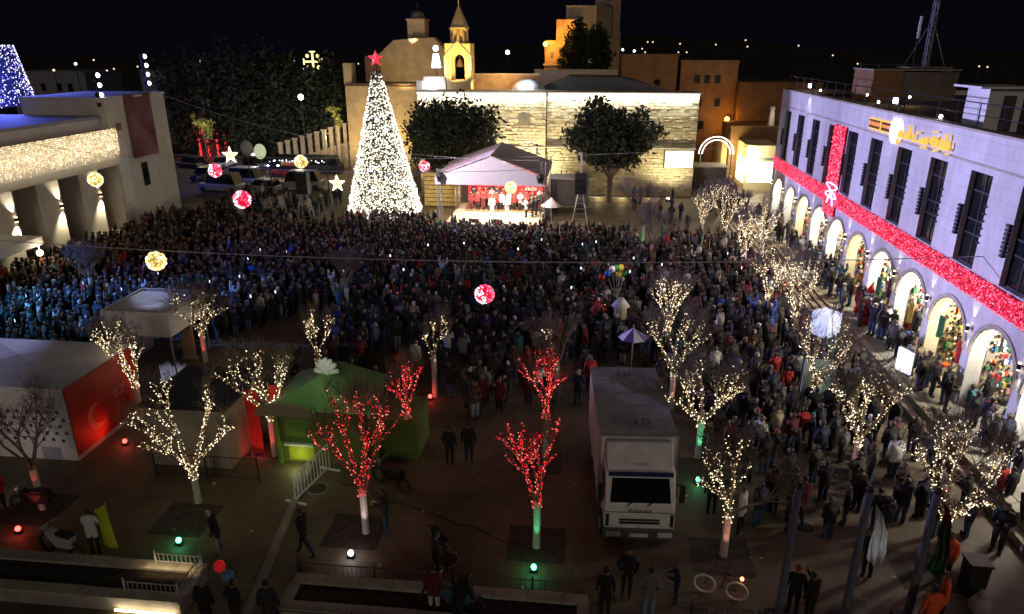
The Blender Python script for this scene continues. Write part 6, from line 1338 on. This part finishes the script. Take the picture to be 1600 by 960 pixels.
drape(7.72, 16.15, 3.95, ['white'], 'limp white flag hanging from the second flagpole', .5, 1.7); drape(9.47, 16.35, 4.0, ['red', 'green', 'grey', 'green'], 'limp red, green and grey flag on the third flagpole', .4, 2.1)
lf = thing('lime_flag', 'lime yellow-green flag held up at the lower left', 'flag', G(165, 862)+(0,)); mb = MB(); n = 8
for i in range(n):
    a_, b_ = i/n, (i+1)/n; f_ = lambda u: .08*math.sin(u*6); mb.add([(-.45+.95*a_, f_(a_), .15+.05*a_), (-.45+.95*b_, f_(b_), .15+.05*b_), (-.45+.8*b_, f_(b_), 1.35+.45*b_), (-.45+.8*a_, f_(a_), 1.35+.45*a_)], [(0, 1, 2, 3)])
mb.build('cloth', LIMEF, lf); MB().tube((.42, 0, 0), (.36, 0, 1.9), .02).build('stick', WOOD, lf)
lamp('SPOT', (lf.location[0]+1.5, lf.location[1]-2, 3.2), 6, (.9, 1, .6), target=(lf.location[0], lf.location[1], 1), cone=40, name='flag_light')
def motorbike(x, y, rz, label, m):
    t = thing('motorbike', label, 'motorbike', (x, y, 0), rz)
    for yy in (-.65, .65):
        w_ = MB(); ps = [(0, yy+.3*math.cos(a_), .32+.3*math.sin(a_)) for a_ in np.linspace(0, 2*math.pi, 17)]; w_.path(ps, .05, 6).build('wheel', RUBBER, t)
    MB().prism([(-.55, .45), (.1, .35), (.5, .75), (.4, .9), (-.1, .8), (-.65, .85)], -.13, .13, 'x').build('body', m, t, bevel=.04); MB().box(-.14, .14, -.6, .0, .84, .94).build('seat', BLACK, t, bevel=.03)
    MB().tube((0, .65, .35), (0, .45, 1.05), .03).tube((-.33, .42, 1.08), (.33, .42, 1.08), .02).build('handlebar', METAL, t); MB().sphere((0, .58, .9), .1, 8).build('headlamp', METAL, t); return t
motorbike(*G(612, 762), R(60), 'motorbike parked behind the red-lit tree near the green tent', BLACK)
motorbike(*G(100, 868), R(75), 'grey scooter parked left of the lime flag', mat('scooter_grey', (.4, .38, .38), .5)); motorbike(*G(60, 800), R(90), 'dark motorbike in the shade at the lower left', BLACK)
motorbike(*G(708, 955), R(80), 'small motorbike with pale parts at the bottom centre', mat('bike_teal', (.05, .12, .14), .5))
bc_ = thing('bicycle', 'small bicycle with pale tyres and a red tail lamp at the lower right', 'bicycle', G(1124, 932)+(0,), R(75))
for yy in (-.45, .45): MB().path([(0, yy+.3*math.cos(a_), .33+.3*math.sin(a_)) for a_ in np.linspace(0, 2*math.pi, 19)], .03, 6).build('tyre', WPAINT, bc_)
MB().path([(0, -.45, .33), (0, -.1, .75), (0, .35, .78), (0, .0, .33), (0, -.45, .33)], .018).path([(0, .0, .33), (0, -.12, .85)], .018).path([(0, .45, .33), (0, .33, .95)], .018).build('frame', DGREY, bc_); MB().box(-.22, .22, .3, .34, .95, .98).build('handlebar', DGREY, bc_); MB().box(-.06, .06, -.25, -.02, .85, .9).build('saddle', BLACK, bc_); MB().sphere((.06, -.55, .75), .06, 8).build('tail_lamp', glow('tail_lamp', (1, .2, .08), 8), bc_)
lamp('POINT', G(1134, 918)+(.75,), 1.2, (1, .15, .05), name='tail_light')
t = thing('litter_bin', 'tall dark litter bin at the lower right', 'bin', G(1515, 925)+(0,)); t.scale = (.8, .8, .9); MB().prism([(-.32, 0), (.32, 0), (.36, 1.2), (-.36, 1.2)], -.32, .32, 'y').build('body', BLACK, t, bevel=.03); MB().box(-.4, .4, -.36, .36, 1.2, 1.28).build('lid', DMETAL, t)
t = thing('white_sack', 'pale sack leaning beside the dark litter bin', 'sack', G(1528, 960)+(0,)); MB().sphere((0, 0, .3), .3, 10, sz=1.2).tube((0, 0, .55), (0, .02, .8), .16, .07, 8).build('sack', mat('sack_beige', (.35, .32, .3), .9), t, smooth=True)
for px, py, c, m_, lb in ((343, 905, .2, glow('balloon_red', (1, .02, .03), .2), 'red glowing balloon near the bottom left figures'), (357, 920, .2, mat('balloon_blue', (.08, .25, .45), .2), 'blue shiny balloon near the bottom left figures')):
    x, y = G(px, py-20, 1.3); t = thing('balloon', lb, 'balloon', (x, y, 0)); MB().sphere((0, 0, 1.3), .16, 12, sz=1.15).build('skin', m_, t, smooth=True); MB().tube((0, 0, .7), (0, 0, 1.12), .006, n=3).build('string', WPAINT, t)
